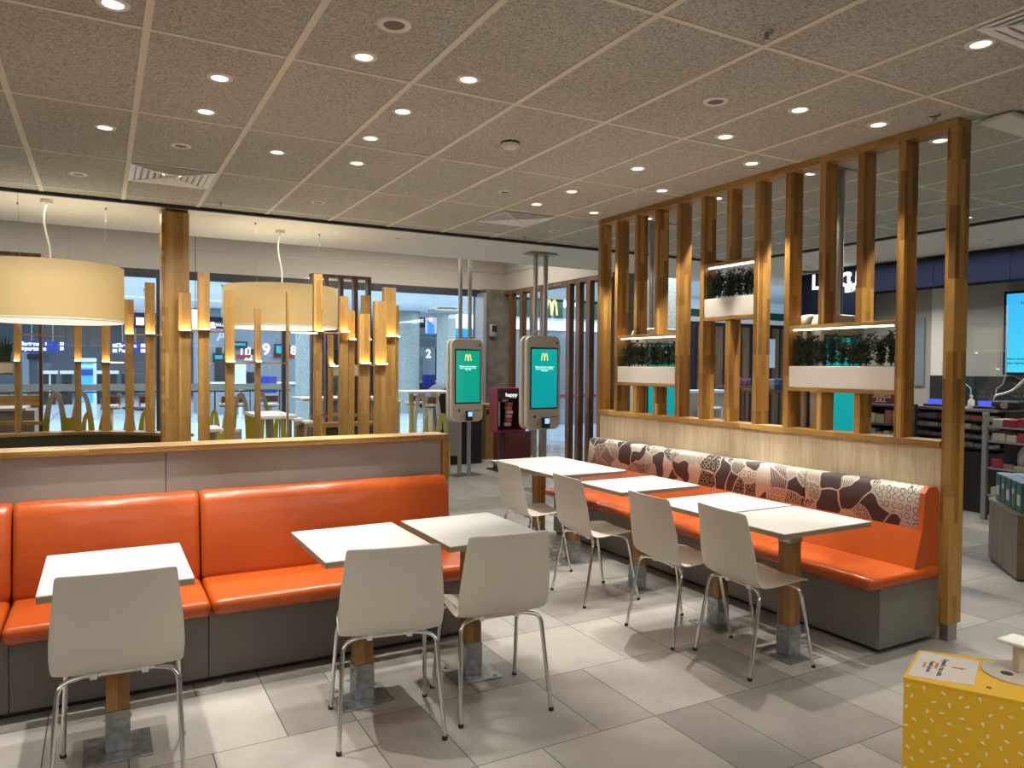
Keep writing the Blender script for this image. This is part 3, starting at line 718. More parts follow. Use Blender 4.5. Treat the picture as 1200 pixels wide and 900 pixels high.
# ------------------------------------------------------------------ kiosks
def round_panel(w_, z0, z1, r, y0, y1):
    pts = []
    for cx, cz, a0 in ((w_/2-r, z0+r, -90), (w_/2-r, z1-r, 0), (-w_/2+r, z1-r, 90), (-w_/2+r, z0+r, 180)):
        for k in range(7): a = math.radians(a0+15*k); pts.append((cx+r*math.cos(a), cz+r*math.sin(a)))
    return pts
def make_kiosk(screen, ceil_plate):
    t = thing('order_kiosk', '', 'ordering kiosk', (0, 0, 0))
    W = .50; z0, z1 = .78, 1.97
    for y0, y1, nm in ((0, .08, 'front_housing'), (.13, .21, 'rear_housing')):
        pts = round_panel(W, z0, z1, .09, y0, y1); o = MB().prism(pts, y0, y1, 'y').build(nm, M['kiosk_side'], t)
        bv = o.modifiers.new('bevel', 'BEVEL'); bv.width = .018; bv.segments = 3; bv.limit_method = 'ANGLE'; bv.angle_limit = math.radians(50)
    MB().prism(round_panel(W-.08, z0+.04, z1-.04, .07, 0, 0), .08, .13, 'y').build('gap_panel', M['kiosk_gap'], t)
    MB().prism(round_panel(W-.03, z0+.015, z1-.015, .078, 0, 0), -.003, .02, 'y').build('front_panel', M['kiosk'], t)
    for x in (-.075, .075):
        MB().cyl((x, .10, .0), .03, 3.0 if ceil_plate else 3.9, 16).build('pole', M['steel'], t)
    MB().box(-.22, .22, -.05, .25, 0, .008).build('base_plate', M['steel'], t)
    if ceil_plate: MB().box(-.2, .2, 0, .2, 3.0, 3.012).build('ceiling_plate', M['steel'], t)
    MB().box(-.205, .205, -.009, .002, 1.04, 1.82, .006, 2).build('screen_frame', M['black'], t)
    sc = MB().box(-.188, .188, -.0115, -.008, 1.06, 1.80).build('screen', screen, t)
    g = MB(); arches(g, 0, 1.655, .095, .09, .0125, -.015, -.0117); g.build('logo', M['lit_yellow'], sc)
    for i, s in enumerate(['Effettua qui il tuo ordine e', 'paga con carta, poi ritira', 'alla cassa']):
        text('screen_text', s, .026, M['lit_text'], (0, -.0135, 1.575-i*.023), FRONT, sc, bold=.0006)
    r_ = MB().box(-.035, .055, -.07, -.005, .80, .935, .008, 2).build('card_reader', M['black'], t)
    MB().box(-.022, .042, -.0735, -.0695, .86, .925).build('reader_display', mat('reader_blue', (.2, .5, .9), .3, emit=1.0, ecol=(.35, .65, 1)), r_)
    MB().box(-.15, -.118, -.006, .002, .93, .96).build('sensor', M['black'], t)
    MB().box(-.10, -.085, -.006, .002, .845, .86).build('sensor', M['black'], t)
    MB().box(.11, .20, -.006, .002, .935, .945).build('receipt_slot', M['black'], t)
    MB().cyl((.19, -.003, 1.88), .016, -.004, 20, axis='y').build('sensor', M['kiosk_gap'], t)
    return t
k2 = make_kiosk(M['teal'], True); k2.location = (4.92, 8.05, 0)
k2['label'] = 'larger order kiosk with teal screen, right of the pair by the tables'; k2['group'] = 'double-sided order kiosks'
k1 = make_kiosk(M['teal_green'], False); k1.location = (4.60, 9.62, 0)
k1['label'] = 'smaller order kiosk with green-teal screen, left of the pair'; k1['group'] = 'double-sided order kiosks'
dup(k2, (4.90, 5.75, 0), 0, 'order kiosk hidden behind the far planter of the slatted screen')
dup(k2, (4.66, 3.52, 0), 0, 'order kiosk seen through the near planter of the slatted screen')

# ------------------------------------------------------------------ drum lamps
def drum(cx, cy, can, wires, z0, z1, lb):
    t = thing('drum_pendant_lamp', lb, 'pendant lamp', (cx, cy, z0), 0, 'large tan drum pendant lamps'); R = .585; h = z1-z0
    MB().lathe((0, 0, 0), [(R, 0), (R+.002, h*.5), (R, h), (R-.008, h), (R-.006, h*.5), (R-.008, 0)], 72).build('shade', M['shade'], t)
    MB().lathe((0, 0, 0), [(R-.003, .001), (R+.005, .001), (R+.005, .014), (R+.001, .014)], 72).build('hem', M['white'], t)
    MB().cyl((0, 0, -.003), R-.006, .006, 64).build('diffuser', M['diffuser'], t)
    MB().tube([(-R, 0, h-.03), (R, 0, h-.03)], .006, 6).tube([(0, -R, h-.03), (0, R, h-.03)], .006, 6).build('spider', M['white'], t)
    dx, dy = can[0]-cx, can[1]-cy; top = CZ+.01-z0
    MB().cyl((dx, dy, top-.035), .05, .035, 24).build('ceiling_canopy', M['white'], t)
    pts = []
    for k in range(15):
        u = k/14; pts.append((dx+(-.06+.10*u)*math.sin(PI*u*1.0)+(.0-dx)*u*u*.8, dy*(1-u), (top-.035)*(1-u)+(h+.01)*u))
    MB().tube(pts, .0075, 8).build('cord', M['white'], t)
    MB().tube([(.06+.09*math.cos(a), 0, h-.01+.05*math.sin(a)) for a in [PI*k/10 for k in range(11)]], .0075, 8).build('cord_loop', M['white'], t)
    for wx, wy in wires:
        wr = MB().tube([(wx-cx, wy-cy, top), ((wx-cx)*.95, (wy-cy)*.95, h-.03)], .0018, 5).build('wire', M['steel'], t)
        MB().cyl((wx-cx, wy-cy, top-.02), .01, .02, 10).cyl((wx-cx, wy-cy, top-.13), .007, .02, 8).build('wire_grip', M['steel'], wr)
    l = bpy.data.lights.new('drum_bulb', 'POINT'); l.energy = 6.5; l.color = (1, .93, .78); l.shadow_soft_size = .12
    o = bpy.data.objects.new('drum_bulb', l); COL.objects.link(o); o.parent = t; o.location = (0, 0, h*.45)
drum(-.39, 7.80, (-.41, 7.80), [(-.60, 7.45), (.05, 7.93)], 1.945, 2.44, 'large tan drum pendant lamp cut by the left edge of the photo')
drum(1.70, 8.20, (1.70, 8.25), [(1.39, 7.94), (2.12, 8.25)], 1.97, 2.40, 'large tan drum pendant lamp further right, behind the lit posts')

t = thing('small_pendant_lamp', 'small glowing cylinder pendant behind the posts right of the oak column', 'pendant lamp', (0, 0, 0))
a = at(225, 363, y=10.8); b = at(233, 386, y=10.8); t.location = ((a.x+b.x)/2, 10.8, b.z)
MB().lathe((0, 0, 0), [(0, 0), ((b.x-a.x)/2, 0), ((b.x-a.x)/2, a.z-b.z), (0, a.z-b.z)], 24).build('shade', mat('small_shade', (.9, .8, .6), .5, emit=2.2, ecol=(1, .86, .6)), t)
MB().cyl((0, 0, a.z-b.z), .004, 3.95-a.z, 6).build('cord', M['black'], t)
downlight(at(374, 318, y=YB).x, YB-.45, 3.95, 1.6, 'downlight washing the far fascia above the open wood frame', 'lit downlights in the tiled ceiling')
# ------------------------------------------------------------------ lit post screens around the round booth
def posts(name, lb, group, items, rails, base_z, bases=None):
    Y0 = items[0][-1]; t = thing(name, lb, 'room divider', (at(items[0][0], 430, y=Y0).x, Y0, 0), 0, group)
    for (u0, u1, vt, vg, Y) in items:
        a = at(u0, vg, y=Y); b = at(u1, vg, y=Y); x0, x1 = a.x, b.x; zg = a.z; ztop = at((u0+u1)/2, vt, y=Y).z; d = .055
        zb = base_z(Y)
        MB().box(x0+.004, x1-.002, Y+.004, Y+d, zb, zg, .002).build('post', M['oak_pale'], t, True)
        p = MB().box(x0, x1, Y, Y+d+.004, zg+.001, ztop, .002).build('lit_board', M['oak_pale'], t, True)
        if x1-x0 > .025:
            MB().box(x0, x1, Y-.066, Y, zg-.012, zg).build('shelf', M['oak_rail'], t, True)
            MB().box(x0+.008, x1-.008, Y-.058, Y-.038, zg+.0005, zg+.009).build('light_strip', M['warm_led'], t, True)
    for (u0, u1, v, Y, led) in rails:
        a = at(u0, v, y=Y); b = at(u1, v, y=Y)
        MB().box(a.x, b.x, Y-.03, Y+.04, a.z-.014, a.z, .001).build('rail', M['oak_rail'], t, True)
        if led: MB().box(a.x+.01, b.x-.01, Y-.036, Y-.03, a.z-.012, a.z-.002).build('light_strip', M['led'], t, True)
    return t
def ring_y(u, c, R, near):                 # where the sight line of a post meets the round booth
    d = at(u, 430, z=1.4)-CAM; d.z = 0; d.normalize(); q = Vector((c[0], c[1], 0)); k = d.dot(q); h2 = R*R-(q-d*k).length_squared
    return (d*(k+(-1 if near else 1)*math.sqrt(max(h2, 0)))).y
C1, C2, R1, R2 = (-.45, 7.8), (1.72, 8.2), 1.28, 1.27
def ring(items, c, R):
    return [(u0, u1, vt, vg, ring_y((u0+u1)/2, c, R, nr)) for u0, u1, vt, vg, nr in items]
I1 = ring([(87, 95.5, 350, 423, 0), (16, 24, 350, 423, 0), (119, 129, 350, 424, 0), (146, 157, 351, 391, 0), (170, 182, 331, 391, 0)], C1, R1)
y_ = [i[4] for i in I1]
posts('lit_post_screen', 'row of oak posts glowing above the dark green booth at far left', 'glowing oak post screens', I1,
      [(146, 186, 391, y_[4], False), (93, 119, 424, y_[0], False), (128, 146, 424, y_[2], True), (24, 88, 391, y_[0], False), (0, 16, 424, y_[1], False)], lambda Y: .86)
I2 = ring([(193.5, 209, 363, 424, 0), (209, 224, 343, 387, 1), (232, 246, 319, 386, 1), (264, 275, 341, 424, 1), (299, 306, 361, 424, 1), (336.5, 339, 342, 424, 1), (368, 378, 321, 388, 1)], C2, R2)
y_ = [i[4] for i in I2]
posts('lit_post_screen', 'row of oak posts glowing above the low wall in the middle, right of the column', 'glowing oak post screens', I2,
      [(224, 265, 387, y_[2], False), (265, 336, 424, y_[3], False), (339, 372, 389, y_[5], True), (376, 400, 389, y_[6], False)], lambda Y: .0)
I3 = ring([(398, 408.5, 347, 389, 1), (408, 416, 364, 398, 1), (421, 433.5, 368, 426, 1), (439, 453, 353, 427, 1), (449.5, 464, 337, 394, 1), (464, 467.5, 358, 395, 0), (424, 434, 346, 398, 0), (385, 391, 392, 427, 0)], C2, R2)
y_ = [i[4] for i in I3]
posts('lit_post_screen', 'tight cluster of oak posts glowing near the right end of the low wall', 'glowing oak post screens', I3,
      [(400, 412, 389, y_[0], False), (415, 440, 427, y_[2], False), (385, 399, 428, y_[7], True)], lambda Y: .0)
# tall column
YC = 7.62
x0 = at(190, 300, y=YC).x; x1 = at(222, 300, y=YC).x
t = thing('wooden_column', 'tall square oak column rising to the ceiling at left among glowing posts', 'column', ((x0+x1)/2, YC+.12, 0))
MB().box(x0+.022, x1, YC+.01, YC+.26, 0, CZ-.02, .003).build('front_board', M['oak_pale'], t, True)
MB().box(x0-.004, x0+.0215, YC, YC+.27, 0, CZ-.005, .002).build('side_board', M['oak_rail'], t, True)
MB().box(x0+.03, x1-.01, YC+.02, YC+.25, CZ-.0195, CZ+.009).build('shadow_gap', M['dark_oak'], t, True)
# dark green round booth
cx, cy, R = C1[0], C1[1], R1+.03
t = thing('round_booth', 'dark green curved booth seat with oak rim behind the low wall', 'bench', (cx, cy, 0))
def arc(g, r0, r1, a0, a1, z0, z1, n=32):
    P = []
    for k in range(n+1):
        a = math.radians(a0+(a1-a0)*k/n); P.append((math.cos(a), math.sin(a)))
    for k in range(n):
        p, q = P[k], P[k+1]; vs = []
        for z in (z0, z1): vs += [(cx+p[0]*r0, cy+p[1]*r0, z), (cx+q[0]*r0, cy+q[1]*r0, z), (cx+q[0]*r1, cy+q[1]*r1, z), (cx+p[0]*r1, cy+p[1]*r1, z)]
        g.add(vs, [(0, 1, 2, 3), (4, 7, 6, 5), (0, 4, 5, 1), (1, 5, 6, 2), (2, 6, 7, 3), (3, 7, 4, 0)])
    return g
arc(MB(), R-.13, R-.02, 20, 200, .45, .83).build('backrest', M['green_vinyl'], t, True)
arc(MB(), R-.5, R-.13, 20, 200, .38, .46).build('seat', M['green_vinyl'], t, True)
arc(MB(), R-.45, R, 20, 200, 0, .38).build('plinth', M['plinth'], t, True)
arc(MB(), R-.14, R+.06, 20, 200, .831, .86).build('rim', M['oak_rail'], t, True)

# rear frames with planters
def rear_frame(us, u0, u1, vtop, Y, lb, planter=None):
    a = at(u0, vtop, y=Y); b = at(u1, vtop, y=Y); zt_ = a.z
    t = thing('open_wood_frame', lb, 'room divider', (a.x, Y, 0), 0, 'open frames behind the booths')
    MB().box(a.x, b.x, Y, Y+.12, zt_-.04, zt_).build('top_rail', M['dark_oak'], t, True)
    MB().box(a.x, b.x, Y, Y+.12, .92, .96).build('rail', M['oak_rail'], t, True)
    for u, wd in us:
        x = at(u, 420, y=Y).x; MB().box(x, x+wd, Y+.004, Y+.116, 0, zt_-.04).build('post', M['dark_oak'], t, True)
    return t
rear_frame([(20, .035), (45.5, .03), (-20, .035)], -30, 47.5, 292, 9.3, 'open dark wood frame behind the left drum lamp')
rear_frame([(365.5, .035), (382, .035), (398.5, .045), (415, .05), (431, .045)], 365, 435, 320, 9.3, 'open dark wood frame above the cluster of glowing posts')
def small_planter(u0, u1, v0, v1, Y, lb):
    a = at(u0, v0, y=Y); b = at(u1, v1, y=Y); t = thing('planter', lb, 'planter', ((a.x+b.x)/2, Y, b.z), 0, 'small cream planters behind the booths')
    hw = abs(b.x-a.x)/2; h = a.z-b.z
    MB().box(-hw, hw, .0, .11, 0, h).build('box', M['cream'], t)
    MB().box(-hw, hw, -.01, .12, -.02, 0).build('shelf', M['oak_rail'], t)
    g = MB()
    rnd = random.Random(3)
    for i in range(60):
        x = rnd.uniform(-hw+.02, hw-.02); y = rnd.uniform(.02, .09); hh = rnd.uniform(.18, .36)
        dx = rnd.uniform(-.04, .04); g.add([(x-.006, y, h), (x+.006, y, h), (x+dx, y+dx*.5, h+hh)], [(0, 1, 2)])
        g.add([(x+dx*.5-.03, y, h+hh*.5), (x+dx*.5, y, h+hh*.4), (x+dx*.5+.03, y, h+hh*.62), (x+dx*.5, y, h+hh*.5)], [(0, 1, 2, 3)])
    g.build('foliage', M['leaf'], t)
small_planter(-14, 15, 424, 437, 9.3, 'small cream planter of dark foliage at the far left edge')
small_planter(386, 399, 428, 440, 9.3, 'small cream planter glimpsed between the clustered posts, left one')
small_planter(414.5, 420, 428, 440, 9.3, 'narrow cream planter glimpsed between the clustered posts, right one')

# ------------------------------------------------------------------ dining area behind: counters, arches, stools
t = thing('service_counter', 'white topped box counter with taupe sides at far left behind the booth', 'counter', (-.9, 9.6, 0))
a = at(40, 478, y=9.62); b = at(44, 469, y=9.62)
MB().box(-2.4, a.x-.08, 9.62, 10.3, a.z-.03, a.z).build('worktop', M['white_top'], t, True)
MB().box(-2.4, a.x+.02, 10.301, 10.36, 0, b.z+.03).build('back_rail', M['oak_rail'], t, True)
MB().box(-2.35, a.x+.0, 9.68, 10.3, 0, a.z-.0305).build('body', M['grey_panel'], t, True)
t = thing('service_counter', 'pale topped island with taupe sides seen between the clustered posts', 'counter', (2.9, 9.8, 0))
a = at(349, 466, y=9.9); b = at(443, 470, y=9.9)
MB().box(a.x, b.x, 9.6, 10.3, a.z-.035, a.z).build('worktop', M['white_top'], t, True)
MB().box(a.x+.35, b.x-.05, 9.7, 10.25, 0, a.z-.036).build('body', M['grey_panel'], t, True)
t = thing('green_bench', 'low dark green bench seat with oak trim behind the clustered posts', 'bench', (2.6, 8.3, 0))
a = at(377, 496, y=8.3); b = at(440, 496, y=8.3)
MB().box(a.x, b.x, 8.3, 8.42, a.z-.05, a.z).box(a.x, a.x+.05, 8.3, 8.42, 0, a.z-.05).build('trim', M['oak_rail'], t, True)
MB().box(a.x+.06, b.x, 8.34, 8.46, .2, a.z-.055).build('backrest', M['green_vinyl'], t, True)
MB().box(a.x+.06, b.x, 8.46, 8.9, .38, .46).box(a.x+.1, b.x-.04, 8.47, 8.88, 0, .38).build('seat', M['green_vinyl'], t, True)
def arch_panel(u0, u1, vt, Y, zs, grey_over, lb):
    a = at(u0, vt, y=Y); b = at(u1, vt, y=Y); zt_ = a.z; cx = (a.x+b.x)/2; W = b.x-a.x
    t = thing('arch_panel', lb, 'arched divider', (cx, Y, 0), 0, 'arch-shaped panels in the dining area')
    st = .075; low = MB(); hi = MB()
    def arch_w(z):                              # half width of one arch at height z
        return W*.25*.86*max(0, 1-(z/(zt_-st/2)))**.36
    for sgn in (-1, 1):
        c = cx+sgn*W*.25; out = []; inn = []
        def ow(z, top, hw): return hw*max(0, 1-(z/top)**3.0)**.5 if z < top else 0
        HO, HI_ = W*.25+.012, W*.25-st*.80
        lv = [i/26 for i in range(27)]
        for part, mb_ in ((0, low), (1, hi)):
            z0_, z1_ = ((0, min(zs, zt_)) if part == 0 else (zs, zt_))
            if z1_ <= z0_: continue
            n_ = 18
            for i in range(n_):
                za, zb = z0_+(z1_-z0_)*i/n_, z0_+(z1_-z0_)*(i+1)/n_
                oa, ob = ow(za, zt_, HO), ow(zb, zt_, HO); ia, ib = ow(za, zt_-st, HI_), ow(zb, zt_-st, HI_)
                yo = Y+(.002 if sgn > 0 else 0)
                if ia <= 0: mb_.prism([(c-oa, za), (c+oa, za), (c+ob, zb), (c-ob, zb)], yo, yo+.03)
                else:
                    mb_.prism([(c+ia, za), (c+oa, za), (c+ob, zb), (c+ib, zb)], yo, yo+.03); mb_.prism([(c-oa, za), (c-ia, za), (c-ib, zb), (c-ob, zb)], yo, yo+.03)
    wb = MB(); zt2 = min(zs, zt_-.3); n_ = 14
    for i in range(n_):
        za, zb = zt2*i/n_, zt2*(i+1)/n_
        f_ = lambda z: .13*W*(1-(z/zt_)**3.0*.8)
        wb.prism([(cx-f_(za), za), (cx+f_(za), za), (cx+f_(zb), zb), (cx-f_(zb), zb)], Y+.004, Y+.026)
    wb.build('web', M['olive'], t, True)
    if hi.v: hi.build('upper_arch', M['arch_grey'] if grey_over else M['olive'], t, True)
    if low.v: low.build('lower_arch', M['olive'], t, True)
    MB().box(a.x, b.x, Y-.1, Y+.13, 0, .02).build('base', M['steel'], t, True)
    return t
arch_panel(48, 112, 458, 9.55, .98, True, 'grey and olive arch panel standing left behind the green booth')
arch_panel(92, 134, 481, 9.2, 1.3, False, 'low olive arch panel in front of the blue display')
arch_panel(143, 178, 481, 9.5, .9, False, 'olive arch panel left of the tall oak column')
arch_panel(243, 275, 478, 9.3, 1.3, False, 'olive arch panel just right of the first glowing post')
arch_panel(270, 318, 459, 10.3, .92, True, 'grey and olive arch panel behind the round stool table')
arch_panel(303, 336, 480, 9.6, .98, False, 'olive arch panel beside the blue topped table')
def stool(u0, u1, vb, vs, Y, lb):
    a = at(u0, vs, y=Y); b = at(u1, vs, y=Y); c = (a.x+b.x)/2; w_ = (b.x-a.x)/2; zb = at(u0, vb, y=Y).z
    t = thing('bar_stool', lb, 'stool', (c, Y+.18, 0), 0, 'bar stools with brown backs')
    MB().cyl((0, 0, a.z), w_, .03, 24).build('seat', M['white_top'], t)
    MB().cyl((0, 0, a.z-.015), w_-.01, .015, 24).build('seat_rim', M['black'], t)
    MB().strip([(w_*.9*math.sin(q), -w_*.9*math.cos(q)) for q in [math.radians(-60+12*k) for k in range(11)]], .025, zb-.09, zb, 'z').build('backrest', M['brown_wood'], t)
    MB().tube([(-w_*.8, -w_*.45, a.z+.02), (-w_*.85, -w_*.5, zb-.02)], .012, 6).tube([(w_*.8, -w_*.45, a.z+.02), (w_*.85, -w_*.5, zb-.02)], .012, 6).build('back_support', M['arch_grey'], t)
    MB().cyl((0, 0, .02), .03, a.z-.03, 12).build('post', M['white'], t)
    MB().lathe((0, 0, 0), [(0, .03), (.05, .028), (.19, .012), (.2, 0)], 24).build('foot', M['steel'], t)
    MB().lathe((0, 0, .35), [(.14, 0), (.16, 0), (.16, .02), (.14, .02), (.14, 0)], 24).build('footrest', M['steel'], t)
stool(117, 143, 465, 479, 10.6, 'brown-backed bar stool left of the two posts by the column')
stool(163, 181, 465, 479, 10.9, 'brown-backed bar stool half hidden behind the post left of the column')
stool(258, 291, 465, 476, 10.9, 'brown-backed bar stool behind the grey arch panel')
stool(309, 330, 464, 476, 11.4, 'brown-backed bar stool left of the thin dark post')
stool(481, 502, 464, 474, 10.6, 'brown-backed bar stool at the tall table left of the kiosks')
stool(505, 516, 466, 477, 9.6, 'brown-backed bar stool partly behind the smaller kiosk')
def pedestal(u0, u1, v, Y, d_, lb, square=True):
    a = at(u0, v, y=Y); b = at(u1, v, y=Y); c = (a.x+b.x)/2; w_ = (b.x-a.x)/2
    t = thing('pedestal_table', lb, 'table', (c, Y+d_/2, 0), 0, 'pedestal tables in the rear dining area')
    if square: MB().box(-w_, w_, -d_/2, d_/2, a.z-.03, a.z).build('tabletop', M['white_top'], t)
    else: MB().cyl((0, 0, a.z-.03), w_, .03, 32).build('tabletop', M['white_top'], t)
    MB().cyl((0, 0, .02), .04, a.z-.05, 16).build('leg', M['arch_grey'], t)
    MB().lathe((0, 0, 0), [(0, .03), (.06, .028), (.21, .012), (.22, 0)], 24).build('foot', M['steel'], t)
pedestal(304, 348, 488, 8.0, .9, 'pale table with oak trestle leg seen left of the wooden stools')
pedestal(246, 262, 503, 8.0, .5, 'white table corner seen below the olive arches')
pedestal(466, 476, 470, 11.6, .4, 'small round table beside the glowing cluster end', False)
pedestal(277, 286, 504, 8.8, .3, 'small round side table behind the rail right of the column', False)
# tall table with arch legs
t = thing('high_table', 'tall white table on pale yellow arch legs left of the kiosks', 'table', (3.3, 9.7, 0))
a = at(478, 459, y=9.9); b = at(522, 459, y=9.9)
MB().box(a.x, b.x+.2, 9.9, 10.6, a.z-.03, a.z).build('tabletop', M['white_top'], t, True)
g = MB(); arches(g, (a.x+b.x)/2+.18, .62, .42, a.z-.68, .055, 10.3, 10.34); g.build('upper_arch', M['white'], t, True)
g = MB(); arches(g, (a.x+b.x)/2+.18, .0, .42, .86, .06, 9.98, 10.02); g.build('lower_arch', M['yellow_pale'], t, True)
MB().cyl(((a.x+b.x)/2-.12, 10.2, 0), .035, a.z-.03, 12).build('leg', M['yellow_pale'], t, True)
# wooden box stools
for u0, u1, v, Y, lb in ((345, 356, 491, 8.6, 'square oak box stool, left of two by the posts'), (357, 369, 494, 8.4, 'square oak box stool, right of two by the posts')):
    a = at(u0, v, y=Y); b = at(u1, v, y=Y); t = thing('box_stool', lb, 'stool', (a.x, Y, 0), 0, 'oak box stools')
    W = b.x-a.x+.01; z = a.z
    MB().box(0, W, 0, .3, z-.025, z).build('seat', M['white_top'], t)
    for x in (0, W-.03):
        MB().box(x, x+.03, 0, .03, 0, z-.026).build('leg', M['edge'], t); MB().box(x, x+.03, .27, .3, 0, z-.026).build('leg', M['edge'], t)
    MB().box(.031, W-.031, 0, .03, .05, .08).box(.031, W-.031, 0, .03, z-.07, z-.026).build('stretcher', M['edge'], t)
# black curved bin, brown unit behind kiosk 1
t = thing('waste_unit', 'black rounded waste station behind the smaller kiosk', 'bin', (4.5, 10.9, 0))
a = at(513, 450, y=10.8); b = at(566, 450, y=10.8); pp = []
for k in range(9): q = PI-PI/2*k/8; pp.append((a.x+.32+.32*math.cos(q), a.z-.32+.32*math.sin(q)))
pp = [(a.x, 0)]+pp+[(b.x-.02, a.z), (b.x-.02, 0)]
MB().prism(pp, 10.8, 11.4, 'y').build('body', M['black'], t, True)
a2 = at(527, 492, y=10.78); b2 = at(534, 492, y=10.78)
MB().box(a2.x-.1, b2.x+.03, 10.76, 10.799, .15, a2.z).build('door', M['grey_panel'], t, True)
# yellow cabinet, red game unit
t = thing('mustard_cabinet', 'narrow mustard yellow cabinet on the floor between the two kiosks', 'cabinet', (5.6, 11.0, 0))
a = at(569, 474, y=10.9); b = at(588, 474, y=10.9)
MB().box(a.x, b.x, 10.9, 11.3, .04, a.z, .004).build('body', M['yellow_metal'], t, True)
MB().box(a.x-.02, b.x+.02, 10.88, 11.32, 0, .039).build('base', M['white'], t, True)
MB().box(a.x+.02, a.x+.06, 10.894, 10.9, a.z-.17, a.z-.09).build('slot', M['black'], t, True)
t = thing('toy_display', 'red framed display case of toys with red bin, left of the larger kiosk', 'display case', (5.2, 9.7, 0))
a = at(583, 455, y=9.7); b = at(606, 455, y=9.7); zb_ = at(583, 507, y=9.7).z; X0, X1 = a.x, b.x+.14
MB().box(X0, X1, 9.7, 9.95, zb_, zb_+.03).box(X0, X1, 9.7, 9.95, a.z-.03, a.z).box(X0, X0+.02, 9.7, 9.95, zb_+.03, a.z-.03).box(X1-.03, X1, 9.7, 9.95, zb_+.03, a.z-.03).build('frame', M['red'], t, True)
MB().box(X0+.02, X1-.03, 9.9, 9.95, zb_+.03, a.z-.03).build('back_panel', M['black'], t, True)
MB().box(X0+.021, X1-.031, 9.702, 9.72, a.z-.16, a.z-.031).build('header', M['black'], t, True)
text('header_text', 'happy', .085, M['lit_white'], ((X0+X1)/2-t.location.x, 9.70-9.7, a.z-.10), FRONT, t)
pn = MB().box(X0+.04, X0+.12, 9.84, 9.86, zb_+.08, a.z-.2).build('poster', M['pale_blue'], t, True)
rnd = random.Random(5)
cols = [(.55, .45, .30), (.55, .06, .06), (.6, .3, .2), (.5, .5, .5), (.65, .12, .10), (.35, .12, .08)]
for i in range(9):
    cx_ = X0+.17+rnd.uniform(0, .09); cz_ = zb_+.08+i*.062
    MB().box(cx_-.05, cx_+.06, 9.78, 9.84, cz_, cz_+.055, .012, 2).build('toy_pack', mat('toy_%d' % i, cols[i % 6], .4), t, True)
MB().box(X0+.14, X1+.12, 9.72, 10.1, .02, zb_-.001, .01, 2).build('bin_body', M['dark_red'], t, True)
MB().box(X0+.08, X0+.11, 9.76, 9.79, 0, zb_-.001).build('support', M['black'], t, True)
MB().box(X0+.05, X1+.2, 9.71, 10.15, 0, .02).build('base', M['black'], t, True)
# wall phone
t = thing('wall_dispenser', 'small grey dispenser with black front on the concrete pillar', 'dispenser', (6.2, YB-.25, 2.0))
a = at(574, 380, y=YB-.3); b = at(581, 395, y=YB-.3)
MB().box(a.x, b.x, YB-.34, YB-.25, b.z, a.z, .02, 2).build('body', M['frame_grey'], t, True)
MB().box(a.x+.03, b.x-.0, YB-.345, YB-.34, a.z-.14, a.z-.02).build('window', M['black'], t, True)

# slats in front of the right glass wall
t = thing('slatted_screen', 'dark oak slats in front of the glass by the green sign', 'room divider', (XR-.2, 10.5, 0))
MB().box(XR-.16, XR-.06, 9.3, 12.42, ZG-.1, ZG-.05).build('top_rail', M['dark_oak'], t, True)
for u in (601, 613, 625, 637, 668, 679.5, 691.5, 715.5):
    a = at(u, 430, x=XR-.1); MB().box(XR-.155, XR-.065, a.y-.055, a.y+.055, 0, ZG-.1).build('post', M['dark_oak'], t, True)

# ------------------------------------------------------------------ hall beyond the glass
def hall_col(u0, u1, Y, cap, lb):
    a = at(u0, 430, y=Y); b = at(u1, 430, y=Y); c = (a.x+b.x)/2; r = (b.x-a.x)/2*.97
    t = thing('round_column', lb, 'column', (c, Y, 0), 0, 'grey speckled hall columns')
    MB().cyl((0, 0, 0), r, 3.39, 40, caps=True).build('shaft', M['terrazzo'], t)
    if cap: MB().lathe((0, 0, 0), [(r, 3.22), (r*1.7, 3.25), (r*1.9, 3.29), (r*1.9, 3.33), (r*1.0, 3.34)], 40).build('collar', M['arch_grey'], t)
hall_col(346, 371, 20.5, False, 'grey speckled column seen between the thin dark post and the cluster')
hall_col(467, 491, 23.5, False, 'grey speckled column just right of the glowing post cluster')
hall_col(512, 533, 21.5, True, 'grey speckled column with disc collar left of the smaller kiosk')
hall_col(231, 241, 22, False, 'slim grey column behind the first glowing post right of the oak column')
# railing band
t = thing('barrier_rail', 'long pale horizontal barrier with thin posts beyond the glass', 'barrier', (.5, 15, 0))
a = at(-60, 451, y=15); b = at(340, 451, y=15); zb_ = at(100, 458, y=15).z
MB().box(a.x, b.x, 15, 15.06, zb_, a.z).build('band', M['blind'], t, True)
MB().box(a.x, b.x, 15, 15.05, zb_-.04, zb_-.012).build('lower_rail', M['frame_black'], t, True)
for u in (-20, 10.5, 33.5, 125, 252, 328):
    x = at(u, 460, y=15).x; MB().box(x-.012, x+.012, 15.01, 15.04, 0, zb_-.041).build('post', M['frame_black'], t, True)
